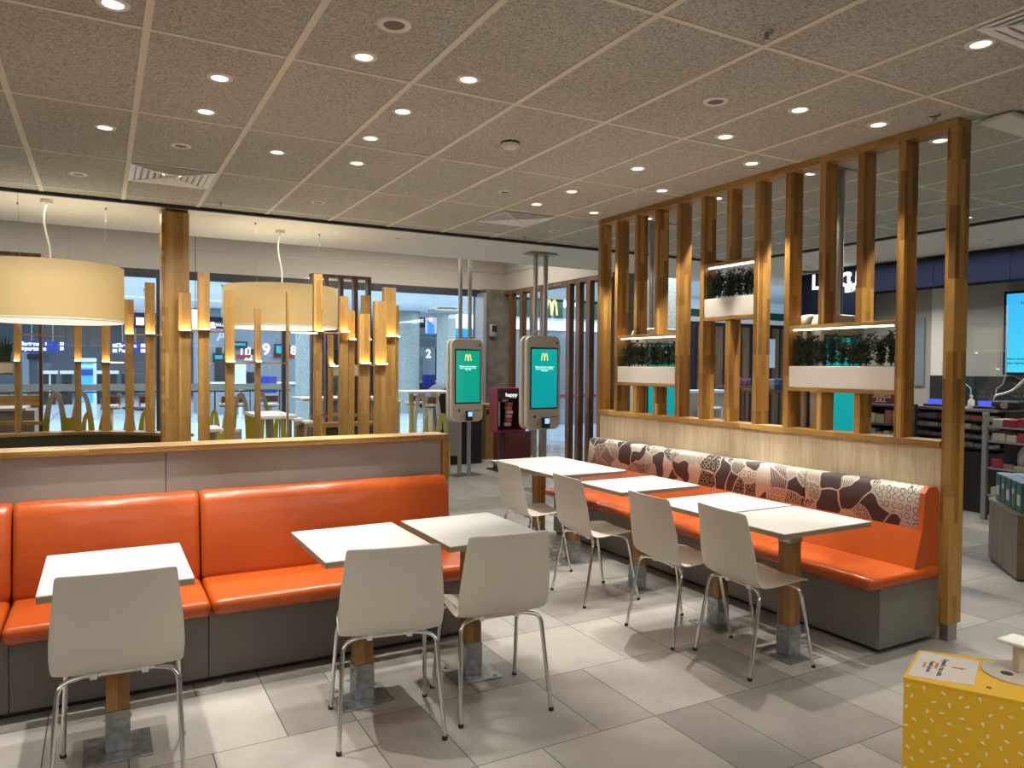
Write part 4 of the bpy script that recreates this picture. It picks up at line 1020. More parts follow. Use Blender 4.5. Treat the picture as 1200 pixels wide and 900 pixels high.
# blue direction signs
def wsign(u0, u1, v0, v1, Y, rows, lb, m_='blue'):
    a = at(u0, v0, y=Y); b = at(u1, v1, y=Y); t = thing('hanging_sign', lb, 'sign', (a.x, Y, a.z), 0, 'blue direction signs in the hall')
    MB().box(a.x, b.x, Y, Y+.12, b.z, a.z).build('board', M[m_], t, True)
    for r_ in rows:
        g = MB(); v0_, v1_ = r_[0], r_[1]
        for (p0, p1) in r_[2:]:
            c, d = at(p0, v0_, y=Y-.01), at(p1, v1_, y=Y-.01); g.box(c.x, d.x, Y-.012, Y-.001, d.z, c.z)
        g.build('lettering', M['lit_white'], t, True)
    MB().box(a.x+.3, a.x+.33, Y+.04, Y+.07, a.z, 3.4).box(b.x-.33, b.x-.3, Y+.04, Y+.07, a.z, 3.4).build('hanger', M['frame_grey'], t, True)
    return t
t = wsign(23, 75.5, 399, 413, 28, [(401.2, 404.6, (24, 27.3), (53, 54.5), (70.3, 74.5)), (406.6, 410.3, (24, 27.3), (48, 50), (70.3, 74.5))], 'blue hanging sign with white lettering at far left, under the drum lamp')
for v, s in ((403, 'Partenze'), (408.5, 'Departures')): 
    p = at(37, v, y=27.98); text('sign_text', s, .17, M['lit_white'], p-t.location, FRONT, t, bold=.006)
t = wsign(131, 171, 401, 414.5, 28, [(403, 407, (132, 137.4), (165, 170)), (409, 413, (132, 137), (165, 170))], 'blue hanging sign with white lettering left of the oak column')
for v, s in ((405, 'Check-in'), (411, 'Banchi')):
    p = at(148, v, y=27.98); text('sign_text', s, .17, M['lit_white'], p-t.location, FRONT, t, bold=.006)
t = wsign(157, 186, 366, 385, 20, [], 'dark blue square pictogram sign above the left posts', 'navy')
p0, p1 = at(159.5, 372, y=19.97), at(168.5, 381, y=19.97)
MB().box(p0.x, p1.x, 19.97, 19.99, p1.z, p0.z).build('pictogram', M['lit_white'], t, True)
g = MB(); g.strip([((p0.x+p1.x)/2-.05, p0.z-.07), ((p0.x+p1.x)/2, p0.z-.14), ((p0.x+p1.x)/2+.05, p0.z-.07)], .02, 19.955, 19.968); g.build('arrow', M['black_ink'], t, True)
t = wsign(243, 262, 371, 385, 18, [], 'dark blue sign with a white letter beside the second drum lamp', 'navy')
p = at(249.5, 380, y=17.98); text('sign_text', 'a', .26, M['lit_white'], p-t.location, FRONT, t, bold=.008)
p = at(258, 381, y=17.98); text('sign_text', 'SALA', .08, M['lit_white'], p-t.location, FRONT, t)
# totem
t = thing('display_totem', 'bright blue lit display totem beyond the glass at left', 'display', (-.3, 24, 0))
a = at(93, 419.5, y=24); b = at(111, 500, y=24)
tt = MB().box(a.x, b.x+.05, 24, 24.3, 0, a.z).build('cabinet', M['pale_blue'], t, True)
c = at(109, 425, y=24)
bl = mat('blue_light', (.02, .2, .9), .3, emit=1.2, ecol=(.05, .30, 1.0)); cy_ = mat('cyan_light', (.2, .6, .9), .3, emit=1.2, ecol=(.25, .65, 1.0))
MB().box(a.x+.03, c.x, 23.98, 23.999, at(0, 462, y=24).z-.25, c.z).build('screen', bl, t, True)
MB().box(a.x+.03, c.x, 23.96, 23.979, at(0, 430.5, y=24).z, at(0, 427, y=24).z).build('header_band', cy_, t, True)
MB().box(a.x+.03, c.x, 23.96, 23.979, at(0, 440, y=24).z, at(0, 432.5, y=24).z).build('picture', M['blue'], t, True)
# check-in desks
for u0, u1, lb in ((48, 69, 'dark check-in desk with white top, leftmost of the row'), (70, 88, 'dark check-in desk with white top left of the blue totem'), (112, 141, 'dark check-in desk with white top right of the blue totem')):
    a = at(u0, 434.5, y=33); b = at(u1, 434.5, y=33); t = thing('check_in_desk', lb, 'desk', (a.x, 33, 0), 0, 'check-in desks along the far wall')
    MB().box(a.x, b.x-.05, 33, 33.7, a.z-.12, a.z).build('worktop', M['white'], t, True)
    MB().box(a.x+.05, b.x-.12, 33.1, 33.6, 0, a.z-.12).build('body', M['black'], t, True)
    x = a.x+.25
    while x < b.x-.3: MB().box(x, x+.06, 33.04, 33.09, 0, a.z-.12).build('panel_edge', M['pale_blue'], t, True); x += .42
# doorway block and monitor on far wall
t = thing('doorway_surround', 'pale doorway surround with black monitor on the far hall wall', 'door frame', (-3, 39.8, 0))
a = at(24, 413, y=39.7); b = at(34, 413, y=39.7); MB().box(a.x, b.x, 39.6, 39.99, 0, a.z).build('panel', M['pale_blue'], t, True)
a = at(32, 415, y=39.6); b = at(50, 421, y=39.6); MB().box(a.x, b.x, 39.5, 39.59, b.z, a.z).build('monitor', M['black'], t, True)
# queue people/clutter silhouettes: office chairs by the desks
def swivel(u, v, Y, lb, m_):
    a = at(u, v, y=Y); t = thing('office_chair', lb, 'chair', (a.x, Y, 0), 0, 'office chairs at the hall desks')
    MB().box(-.25, .25, -.04, .04, .75, 1.25, .03, 2).build('backrest', m_, t); MB().box(-.25, .25, -.04, .45, .5, .58, .02, 2).build('seat', m_, t)
    MB().cyl((0, .2, .06), .03, .44, 10).cyl((0, .2, 0), .28, .06, 5).build('base', M['black'], t)
swivel(152, 440, 29, 'black office chair seen left of the second post from the column', M['black'])
swivel(164, 440, 28, 'dark office chair beside the post next to the oak column', M['hall_dark'])
blue_f = mat('blue_fabric', (.01, .03, .30), .6)
swivel(314, 440, 22.4, 'bright blue office chair behind the thin posts at the desks', blue_f)
# service desks with monitors at 240-345
bw = at(243, 400, y=26); bw2 = at(352, 400, y=26)
t = thing('rental_desk_wall', 'slate blue wall of service desks with white numbers and red bands', 'service desk', (bw.x, 26, 0))
MB().box(bw.x-.4, bw2.x, 26, 26.2, 0, 3.39).build('backdrop', M['hall_wall'], t, True)
for s, u, v, sz in (('10', 287, 412.5, .42), ('A', 260, 394, .5), ('9', 312, 410, .52), ('22', 291, 419, .26), ('8', 344, 411, .42)):
    p = at(u, v, y=25.98); text('desk_number', s, sz, M['lit_white'] if s != 'A' else M['pale_blue'], p-t.location, FRONT, t, bold=.008)
rr = mat('lit_red', (.4, .01, .02), .5, emit=.1, ecol=(.6, .01, .04))
for u0, u1, v0, v1 in ((277, 294, 415.5, 419), (321, 345, 415, 419)):
    a, b = at(u0, v0, y=25.9), at(u1, v1, y=25.9); MB().box(a.x, b.x, 25.9, 25.98, b.z, a.z).build('red_band', rr, t, True)
for u0, u1, v0, v1, mm in ((252, 261, 416, 421, 'cyan'), (274, 288, 402, 405, 'cyan'), (324, 338, 405, 414, 'cyan')):
    a, b = at(u0, v0, y=25.8), at(u1, v1, y=25.8); s_ = MB().box(a.x-.06, b.x+.06, 25.82, 25.9, b.z-.1, a.z+.06).build('monitor', M['black'], t, True)
    q = MB().box(a.x, b.x, 25.8, 25.819, b.z, a.z).build('display', M[mm], s_); q.location = -t.location
for u0, u1, v0, v1 in ((253, 260, 407, 415), (294, 300, 409, 416), (252, 264, 420.5, 450)):
    a, b = at(u0, v0, y=25.7), at(u1, v1, y=25.7); MB().box(a.x, b.x, 25.7, 25.8, max(b.z, 0), a.z).build('dark_unit', M['black'], t, True)
MB().box(at(246, 450, y=25).x, at(346, 450, y=25).x, 24.6, 25.2, at(300, 450, y=25).z, at(300, 449, y=25).z+.04).build('worktop', M['white'], t, True)
MB().box(at(246, 450, y=25).x, at(346, 450, y=25).x, 24.7, 25.2, 0, at(300, 450, y=25).z).build('desk_front', M['hall_wall'], t, True)
t = thing('display_totem', 'white and blue lit display stand behind the posts right of the column', 'display', (2.3, 23, 0))
a = at(276, 427, y=23); b = at(288, 447, y=23); MB().box(a.x, b.x, 23, 23.1, b.z-.1, a.z).build('screen', mat('white_blue_screen', (.3, .6, 1), .3, emit=1.0, ecol=(.5, .75, 1)), t, True)
MB().box(a.x+.1, b.x-.1, 23.02, 23.08, 0, b.z-.1).build('stand', M['white'], t, True)
t = thing('hall_monitor', 'black monitor on a desk behind the post right of the column', 'monitor', (2.9, 23.5, 0))
a = at(289, 436, y=23.5); b = at(298, 450, y=23.5); MB().box(a.x, b.x, 23.5, 23.6, b.z-.2, a.z).box(a.x+.1, b.x-.1, 23.52, 23.58, 0, b.z-.2).build('housing', M['black'], t, True)
# store between the grey columns
t = thing('kiosk_shop', 'grey fronted counter shop marked 2 between the two grey columns', 'shop', (6.9, 27, 0))
a = at(489, 392, y=27); b = at(514, 407, y=27)
MB().box(a.x, b.x, 27, 27.2, b.z, a.z).build('fascia', M['hall_wall'], t, True)
p = at(499.5, 396.5, y=26.98); text('fascia_text', 'STAZIONE', .2, M['pale_blue'], p-t.location, FRONT, t)
p = at(502, 415, y=26.9); text('desk_number', '2', .45, M['lit_white'], p-t.location, FRONT, t, bold=.012)
MB().box(a.x, b.x+.2, 27.8, 27.9, 0, 3.39).build('back_wall', M['pale_blue'], t, True)
a = at(490, 418, y=27); b = at(496, 460, y=27); MB().box(a.x, b.x, 27, 27.5, 0, a.z).build('side_panel', M['hall_wall'], t, True)
a = at(489, 446, y=26.5); b = at(515, 446, y=26.5); MB().box(a.x, b.x, 26.4, 26.9, a.z-.08, a.z).build('counter_top', M['white'], t, True)
MB().box(a.x, b.x, 26.45, 26.9, 0, a.z-.08).build('counter_front', M['hall_dark'], t, True)
swivel(502.5, 440, 26.0, 'bright blue office chair between the two grey columns', blue_f)
t = thing('poster', 'lit pink and blue poster above the shop between the grey columns', 'poster', (7.1, 26, 0))
a = at(499, 369, y=26); b = at(513, 391, y=26)
MB().box(a.x, b.x, 26, 26.05, b.z, a.z).build('sheet', mat('pink_light', (.8, .65, .8), .5, emit=.6, ecol=(.85, .75, .9)), t, True)
q = lambda u, v: (at(u, v, y=25.98).x, at(u, v, y=25.98).z)
MB().prism([q(501, 375), q(509, 381), q(509.5, 391), q(501, 391)], 25.97, 25.995, 'y').build('print', bl, t, True)
t = thing('wall_box', 'dark wall screen left of the lit poster beyond the glass', 'screen', (6.7, 26, 0))
a = at(491, 369, y=26); b = at(498, 384, y=26); MB().box(a.x, b.x, 26, 26.2, b.z, a.z).build('housing', M['hall_dark'], t, True)
# white wall with blue bands
t = thing('banded_wall', 'white wall with bright blue bands beyond the glass behind the smaller kiosk', 'wall panel', (8.5, 23, 0))
a = at(528, 350, y=23); b = at(578, 350, y=23)
MB().box(a.x, b.x, 23, 23.2, at(540, 385, y=23).z, 3.39).build('upper_panel', mat('lit_white_wall', (.75, .85, .92), .5, emit=.25, ecol=(.75, .88, 1)), t, True)  # panel and bands glow faintly, standing in for light on the wall
MB().box(a.x, b.x, 22.98, 23.2, at(540, 395, y=23).z, at(540, 385, y=23).z).build('cyan_band', M['band_blue'], t, True)
MB().box(a.x, b.x, 22.97, 23.2, 0, at(540, 395, y=23).z).build('blue_band', M['blue'], t, True)
# green restaurant sign outside
t = thing('shop_sign', 'dark green shopfront sign with yellow arches beyond the right glass', 'sign', (12, 16, 0))
YS = 17.0
a = at(600, 350, y=YS); b = at(720, 350, y=YS); v_ = lambda v: at(650, v, y=YS).z
MB().box(a.x, b.x, YS, YS+.3, v_(372.5), v_(351)).build('board', M['band_green'], t, True)
MB().box(a.x, b.x, YS+.02, YS+.3, v_(375), v_(372.5)).build('lower_edge', M['pale_blue'], t, True)
MB().box(a.x, b.x, YS+.1, YS+.3, v_(387), v_(375)).build('lit_panel', mat('lit_panel', (.7, .85, 1), .4, emit=.75, ecol=(.75, .88, 1)), t, True)
MB().box(a.x, b.x, YS+.15, YS+.3, 0, v_(387)).build('dark_glass', M['hall_wall'], t, True)
MB().box(a.x, b.x, YS+.13, YS+.149, v_(466), v_(463)).build('red_stripe', rr, t, True)
pc = at(646.5, 366, y=YS-.02); 
g = MB(); arches(g, pc.x, v_(369.5), .34, v_(350.5)-v_(368), .036, YS-.04, YS-.001); g.build('logo', M['lit_yellow'], t, True)
p = at(664.5, 356, y=YS-.02); text('sign_letter', 'M', .30, M['lit_white'], p-t.location, FRONT, t, bold=.012)
p = at(676, 356, y=YS-.02); text('sign_letter', 'c', .30, M['lit_white'], p-t.location, FRONT, t, bold=.012)
t = thing('concrete_pier', 'concrete wall pier seen through the far gaps of the slatted screen', 'column', (7, 10, 0))
a = at(720, 430, y=10); b = at(744, 430, y=10); MB().box(a.x, b.x, 10, 10.5, 0, 3.6).build('shaft', M['concrete'], t, True)
t = thing('speckled_pier', 'speckled grey square pillar seen through the slatted screen right of the far kiosk', 'column', (8, 11, 0))
a = at(775, 430, y=11); b = at(806, 430, y=11); MB().box(a.x, b.x, 11, 11.5, 0, 3.6, .02).build('shaft', M['terrazzo'], t, True)

# ------------------------------------------------------------------ right rear: shop seen through the screen
t = thing('slat_clad_wall', 'wood slat wall of a dark shop seen through the middle of the screen', 'wall cladding', (12, 14, 0))
Y = 14.5
a = at(800, 376, y=Y); b = at(940, 376, y=Y)
MB().box(a.x, b.x, Y+.05, Y+.3, 0, a.z).build('backing', M['black'], t, True)
x = a.x; i = 0
while x < b.x:
    wd = .12 if i % 3 else .25
    MB().box(x, x+wd, Y, Y+.049, 0, a.z-.1).build('slat', M['walnut'], t, True); x += wd+(.10 if i % 2 else .28); i += 1
MB().box(a.x, b.x, Y-.1, Y+.3, a.z, a.z+.12).build('white_fascia', M['white'], t, True)
MB().box(a.x, b.x, Y-.05, Y+.3, a.z+.12, a.z+.32).build('green_fascia', M['band_green'], t, True)
MB().box(a.x, b.x, Y-.05, Y+.3, a.z+1.0-.2, a.z+1.0-.05).build('upper_fascia', M['band_green'], t, True)
a = at(896, 397, y=Y-.2); b = at(908, 431, y=Y-.2)
t = thing('price_board', 'pale grey notice board with letters inside the shop behind the screen', 'sign', (a.x, Y-.2, 0))
MB().box(a.x, b.x, Y-.2, Y-.15, b.z, a.z).box(a.x+.1, a.x+.13, Y-.19, Y-.16, 0, b.z).build('board', M['pale_blue'], t, True)
p = at(901, 410, y=Y-.22); text('board_text', 'BC', .12, M['black_ink'], p-t.location, FRONT, t)
# display tables
def disp(u0, u1, v, Y, col, lb, n):
    a = at(u0, v, y=Y); b = at(u1, v, y=Y); t = thing('shop_table', lb, 'table', (a.x, Y, 0), 0, 'merchandise tables in the shop')
    MB().box(a.x, b.x, Y, Y+.6, a.z-.05, a.z).build('tabletop', M['brown_wood'], t, True)
    for x in (a.x+.02, b.x-.07):
        MB().box(x, x+.05, Y+.02, Y+.07, 0, a.z-.051).build('leg', M['brown_wood'], t, True); MB().box(x, x+.05, Y+.53, Y+.58, 0, a.z-.051).build('leg', M['brown_wood'], t, True)
    rnd = random.Random(int(u0)); x = a.x+.05; k_ = 0
    while x < b.x-.16 and k_ < n:
        wd = rnd.uniform(.10, .17); hh = rnd.uniform(.10, .22); c = rnd.choice([(.25, .02, .03), (.12, .14, .04), (.03, .05, .12), (.3, .28, .26), (.10, .03, .06)])
        o = MB().box(x, x+wd, Y+.05, Y+.3, a.z+.001, a.z+hh, .008).build('gift_box', mat('gift', c, .5)); o.location = (0, 0, 0)
        tag(o, 'pack on the %s shop table behind the screen, %s from its left' % ('farther' if Y > 10 else 'nearer', ORD[k_]), 'box', 'packs on the shop tables'); x += wd+.01; k_ += 1
disp(864, 886, 452, 11.0, None, 'dark wooden shop table with packs between the middle screen posts', 6)
disp(897, 925, 457, 9.6, None, 'dark wooden shop table with red packs left of the near planter', 6)
t = thing('white_shelf_unit', 'white framed shelf unit seen low through the middle of the screen', 'shelf', (8, 9.5, 0))
Y = 9.5; a = at(833, 477, y=Y); b = at(848, 477, y=Y)
for z in (a.z-.02, a.z-.19, a.z-.40, .05): MB().box(a.x, b.x, Y, Y+.3, z-.02, z).build('shelf_board', M['white'], t, True)
for x in (a.x, b.x-.025): MB().box(x-.0255, x-.0005, Y, Y+.3, 0, a.z).build('side_panel', M['white'], t, True)
t = thing('pale_counter', 'pale counter with dark blue base behind the middle screen posts', 'counter', (9, 10.5, 0))
Y = 9.9; a = at(800, 458, y=Y); b = at(862, 458, y=Y)
MB().box(a.x, b.x, Y, Y+.5, a.z-.05, a.z).build('worktop', M['pale_blue'], t, True)
MB().box(a.x+.05, b.x-.05, Y+.05, Y+.45, .3, a.z-.05).build('front', M['arch_grey'], t, True)
MB().box(a.x+.05, b.x-.05, Y+.04, Y+.45, 0, .3).build('base', M['navy'], t, True)

# ------------------------------------------------------------------ right shop: fascia, wall, counter
XW = 9.1
struct('wall_shop', MB().box(XW+.6, XW+.7, -2, 8.2, 0, 2.98).box(XW+.6, 11, 8.2, 8.3, 0, 2.98), mat('greige_wall', (.42, .40, .35), .45))
t = thing('shop_fascia', 'long navy shop fascia with white lettering at the right, under the soffit', 'sign', (XW, 6, 2.8))
MB().box(XW, XW+.3, -1, 6.60, 2.62, 2.96).build('board', M['navy'], t, True)
MB().box(XW-.02, XW+.3, 6.605, 7.75, 2.26, 2.96).build('sign_box', M['navy'], t, True)
MB().box(XW-.006, XW-.001, 5.6, 5.63, 2.62, 2.96).box(XW-.006, XW-.001, 4.7, 4.78, 2.62, 2.96).build('joint', M['navy'], t, True)
RS = (PI/2, 0, -PI/2)
for s, u, v, sz in (('L', 956, 331.5, .30), ('C', 991, 328.5, .27), ('U', 999.5, 328, .27), ('IERS', 996, 339.5, .085)):
    p = at(u, v, x=XW-.024); text('sign_letter', s, sz, M['lit_white'], p-t.location, RS, t, bold=.008)
# wall cladding details
WX = XW+.59
def wbox(u0, u1, v0, v1, x, th=.02):
    a, b = at(u0, v0, x=x), at(u1, v1, x=x); return MB().box(x, x+th, min(a.y, b.y), max(a.y, b.y), max(0, min(a.z, b.z)), max(a.z, b.z))
t = thing('dark_backsplash', 'dark tiled lower wall behind the shop counter', 'wall panel', (WX, 5, 0))
wbox(1090, 1290, 440, 492, WX-.02).build('panel', M['frame_black'], t, True)
wbox(1127, 1142, 442, 470, WX-.03, .009).build('reflective_tile', mat('teal_dark', (.01, .04, .06), .2), t, True)
t = thing('menu_screen', 'bright cyan menu screen cut by the right edge of the photo', 'screen', (WX-.1, 4.4, 1.6))
a = at(1177, 345, x=WX-.08); b = at(1260, 437, x=WX-.08)
MB().box(WX-.08, WX-.03, b.y, a.y, b.z-.03, a.z+.03).build('housing', M['navy'], t, True)
MB().box(WX-.085, WX-.081, b.y+.03, a.y-.03, b.z, a.z).build('display', M['cyan'], t, True)
for s, u, v, sz in (('LAVA', 1197, 354.5, .055), ('Nuovi incontri', 1193, 420.5, .04), ('One Espresso', 1193, 425.5, .04)):
    p = at(u, v, x=WX-.088); p.y = a.y-.05; p.y -= 0 if 'N' in s or 'O' in s else .14
    text('screen_text', s, sz, M['navy'], p-t.location, RS, t, align='LEFT')
wt = thing('wall_poster', 'narrow grey poster on the shop wall, seen between the last two posts', 'poster', (WX, 6, 1.6))
wbox(1069, 1082, 373, 452, WX-.02).build('sheet', M['hall_wall'], wt, True)
wt = thing('wall_panel', 'pale wall panel strip between the last two posts of the screen', 'wall panel', (WX, 5.8, 1.5))
wbox(1092.5, 1104, 337, 440, WX-.02).build('sheet', M['white'], wt, True)
wt = thing('wall_lamp', 'small round white wall light at the right side of the screen end', 'light', (WX, 5.3, 2))
a = at(1124, 387, x=WX-.03); MB().cyl((WX-.03, a.y, a.z), .055, .03, 24, axis='x').build('disc', M['white'], wt, True)
# counter
CX = 8.45
t = thing('shop_counter', 'dark shop counter stocked with packs beyond the end of the screen', 'counter', (CX, 5.6, 0))
ct = at(1120, 478, x=CX).z
CY0, CY1 = at(1166, 478, x=CX).y, at(1055, 478, x=CX).y
MB().box(CX, CX+.6, CY0, CY1, ct-.03, ct).build('worktop', M['frame_grey'], t, True)
MB().box(CX+.2, CX+.55, CY0, CY1, 0, ct-.03).build('body', M['black'], t, True)
for dz in (.10, .20, .30, .40): MB().box(CX+.0, CX+.199, CY0, CY1, ct-.03-dz-.01, ct-.03-dz).build('shelf', M['hall_dark'], t, True)
MB().box(CX+.04, CX+.199, CY0, CY1, 0, ct-.48).build('kick_panel', M['black'], t, True)
rnd = random.Random(11)
pk = [(.22, .22, .23), (.34, .38, .16), (.5, .5, .48), (.18, .20, .32), (.40, .08, .07), (.36, .33, .27), (.5, .45, .34)]
pkm = [mat('pack_%d' % i, c, .45) for i, c in enumerate(pk)]
for r_, dz in enumerate((.10, .20, .30, .40)):
    y = CY0+.02; n_ = 0
    while y < CY1-.12:
        wd = rnd.uniform(.09, .16); hh = rnd.uniform(.035, .07)
        o = MB().box(CX+.02, CX+.16, y, y+wd, 0, hh, .006).build('snack_pack', rnd.choice(pkm)); o.location = (0, 0, ct-.03-dz)
        tag(o, 'snack pack on the %s counter shelf, %s from the grey rack end' % (('top', 'second', 'third', 'bottom')[r_], ORD[n_]), 'snack', 'snack packs on the %s counter shelf' % ('top', 'second', 'third', 'bottom')[r_])
        y += wd+.006; n_ += 1
bl2 = mat('blue_lcd', (.05, .08, .8), .4, emit=.9, ecol=(.08, .12, 1.0))
for u, lb in ((1096, 'card terminal with blue display, left of the screen end post'), (1156, 'card terminal with blue display, right of the soap bottle')):
    p = at(u, 478, x=CX+.12); t = thing('card_terminal', lb, 'card terminal', (CX+.12, p.y, ct), 0, 'card terminals on the counter')
    MB().box(-.05, .1, -.12, .12, 0, .03, .005).box(.02, .06, -.1, .1, .03, .05).build('body', M['black'], t)
    MB().box(-.01, .01, -.085, .085, .032, .085).build('display', bl2, t)
p = at(1138, 478, x=CX+.1); t = thing('soap_bottle', 'white pump bottle standing on the shop counter', 'bottle', (CX+.1, p.y, ct))
MB().lathe((0, 0, 0), [(0, 0), (.034, 0), (.036, .01), (.034, .085), (.014, .105), (.012, .12), (.016, .122), (.016, .14), (0, .142)], 20).build('bottle', M['white'], t)
MB().box(-.03, .012, -.006, .006, .142, .152).cyl((0, 0, .138), .006, .01, 8).build('pump', M['white'], t)
p = at(1124, 470, x=CX+.2); t = thing('small_cup', 'small cream cup beside the screen end on the counter', 'cup', (CX+.2, p.y, ct))
MB().lathe((0, 0, 0), [(0, 0), (.026, 0), (.034, .065), (.030, .065), (.024, .004)], 20).build('cup', M['white'], t)
t = thing('magazine_rack', 'dark magazine shelves topped by a red board, behind the near planter shelf', 'shelf', (7.9, 6.6, 0))
yA, yB = at(1057, 470, x=8.0).y, at(1008, 470, x=8.0).y; zt_ = at(1030, 457, x=8.0).z; zb_ = at(1030, 473, x=8.0).z
MB().box(8.0, 8.03, yA, yB, zb_, zt_).build('red_board', M['red'], t, True)
for s_, zz in (('Offerta', .62), ('3x2', .30)): text('board_text', s_, .09, M['white'], (-.002+8.0-7.9, (yA+yB)/2-6.6, zb_+(zt_-zb_)*zz), RS, t)
MB().box(8.25, 8.3, yA, yB, 0, zb_).build('back_panel', M['black'], t, True)
for k in range(5): MB().box(8.0, 8.249, yA, yB, zb_-.03-k*.22, zb_-.01-k*.22).build('shelf', M['hall_dark'], t, True)
for yy in (yA, yB-.02): MB().box(8.0, 8.249, yy, yy+.02, 0, zb_-.031).build('side_panel', M['hall_dark'], t, True)
for k in range(4):
    y = yA+.04
    for i in range(5):
        wd = rnd.uniform(.08, .12)
        if y+wd > yB-.03: break
        o = MB().box(8.03, 8.12, y, y+wd, 0, rnd.uniform(.10, .16), .003).build('magazine', rnd.choice(pkm)); o.location = (0, 0, zb_-.01-(k+1)*.22)
        tag(o, 'magazine under the red board, %s shelf down, %s from its near end' % (ORD[k], ORD[i]), 'magazine', 'magazines on rack shelf %s' % ('one', 'two', 'three', 'four')[k]); y += wd+.01
# acrylic shield
t = thing('acrylic_shield', 'clear acrylic counter shield with rounded cut-out edge', 'screen guard', (CX+.3, 5, ct))
y0 = at(1178, 470, x=CX+.3).y; y1 = at(1127, 470, x=CX+.3).y
pp = [(y0, 2.3), (y0, ct+.42-.02), (y0+.03, ct+.27), (y0+.10, ct+.22), (y0+.10, ct+.004), (y1-.10, ct+.004), (y1-.10, ct+.22), (y1-.03, ct+.27), (y1, ct+.40), (y1, 2.3)]
MB().prism(pp, CX+.3, CX+.306, 'x').build('pane', M['glass'], t, True)
g = MB().tube([(CX+.303, y, z) for y, z in pp[:5]], .006, 6, .03).tube([(CX+.303, y, z) for y, z in pp[5:]], .006, 6, .03); g.build('polished_edge', mat('acrylic_edge', (.55, .58, .6), .2), t, True)
t = thing('coffee_machine', 'chrome lever machine on the shop counter by the right edge', 'machine', (CX+.2, at(1182, 478, x=CX+.2).y, ct))
MB().box(-.12, .14, -.16, .13, 0, .10, .03, 3).build('body', M['black'], t)
MB().tube([(-.05, .12, .04), (-.08, .10, .15), (-.06, .02, .17), (-.05, -.08, .22), (-.03, -.18, .34), (-.03, -.25, .38)], .016, 10, .03).build('lever', M['chrome'], t)
MB().cyl((-.13, -.02, .05), .04, .03, 20, axis='x').build('dial', M['chrome'], t)
t = thing('dried_branch', 'olive leafy sprig behind the machine at the right edge', 'plant', (CX+.45, at(1197, 460, x=CX+.45).y, ct))
g = MB(); g.tube([(0, 0, 0), (0, -.02, .3)], .006, 5)
for i in range(40):
    a_ = rnd.uniform(0, 6.28); z = rnd.uniform(.1, .34); l_ = rnd.uniform(.05, .12)
    g.add([(0, 0, z), (.5*l_*math.cos(a_)+.01, .5*l_*math.sin(a_), z+.03), (l_*math.cos(a_), l_*math.sin(a_), z+.05), (.5*l_*math.cos(a_)-.01, .5*l_*math.sin(a_)-.01, z+.02)], [(0, 1, 2, 3)])
g.build('sprig', mat('olive_leaf', (.10, .10, .03), .5), t)
# shelf rack right
RX, RY = 7.55, 4.20
t = thing('shelf_rack', 'grey upright shelf rack with bags and boxes at the right edge', 'shelf', (RX, RY, 0))
p = at(1155, 605, z=0); RX, RY = p.x-.2, p.y-.1
t.location = (RX, RY, 0); rz_ = at(1155, 484, y=RY).z
MB().box(RX-.0, RX+.05, RY-.0, RY+.05, 0, rz_, .004).build('upright', M['frame_grey'], t, True)
RL = RY-1.5
for v in (499, 516, 547, 579):
    z = at(1158, v, y=RY).z; MB().box(RX+.02, RX+.35, RL, RY-.001, z-.02, z).build('shelf', M['frame_grey'], t, True)
MB().box(RX+.36, RX+.38, RL, RY, 0, rz_).build('back_panel', M['black'], t, True)
MB().box(RX, RX+.05, RL-.05, RL-.0, 0, rz_, .004).build('upright', M['frame_grey'], t, True)
z516, z547, z499, z579 = [at(1158, v, y=RY).z for v in (516, 547, 499, 579)]
bag = mat('clear_bag', (.34, .30, .27), .3)
for i, (yy, zz) in enumerate(((.32, z547), (.52, z547), (.74, z547))):
    g = MB(); pr2 = [(0, 0), (.07, .01), (.095, .08), (.085, .16), (.05, .22), (.03, .25), (.055, .29), (0, .27)]
    g.lathe((0, 0, 0), pr2, 14)
    g.v = [(x*(1+.25*math.sin(5*z*20+y*40)), y*(1+.2*math.cos(z*60+x*30)), z) for x, y, z in g.v]
    o = g.build('wrapped_bag', bag); o.location = (RX+.15, RY-yy, zz); tag(o, ['crumpled clear gift bag nearest the rack upright', 'crumpled clear gift bag, second from the rack upright', 'crumpled clear gift bag at the photo edge on the rack'][i], 'bag', 'clear gift bags on the rack')
for z, n, nm in ((z499, 7, 'top'), (z516, 3, 'second'), (z547, 3, 'third'), (z579, 3, 'lowest')):
    y = RY-.03
    for i in range(n):
        wd = rnd.uniform(.09, .15); hh = rnd.uniform(.06, .10); y -= wd+.005
        c = rnd.choice([(.45, .38, .3), (.30, .02, .03), (.5, .42, .34), (.3, .15, .1)])
        if nm == 'third' and i > 0: hh *= .5
        o = MB().box(RX+.03, RX+(.30 if nm != 'third' else .06), y, y+wd, 0, hh, .004).build('product_box', mat('product', c, .5)); o.location = (0, 0, z)
        tag(o, 'small box on the %s shelf of the grey rack, %s from the upright' % (nm, ORD[i]), 'box', 'boxes on the %s rack shelf' % nm)
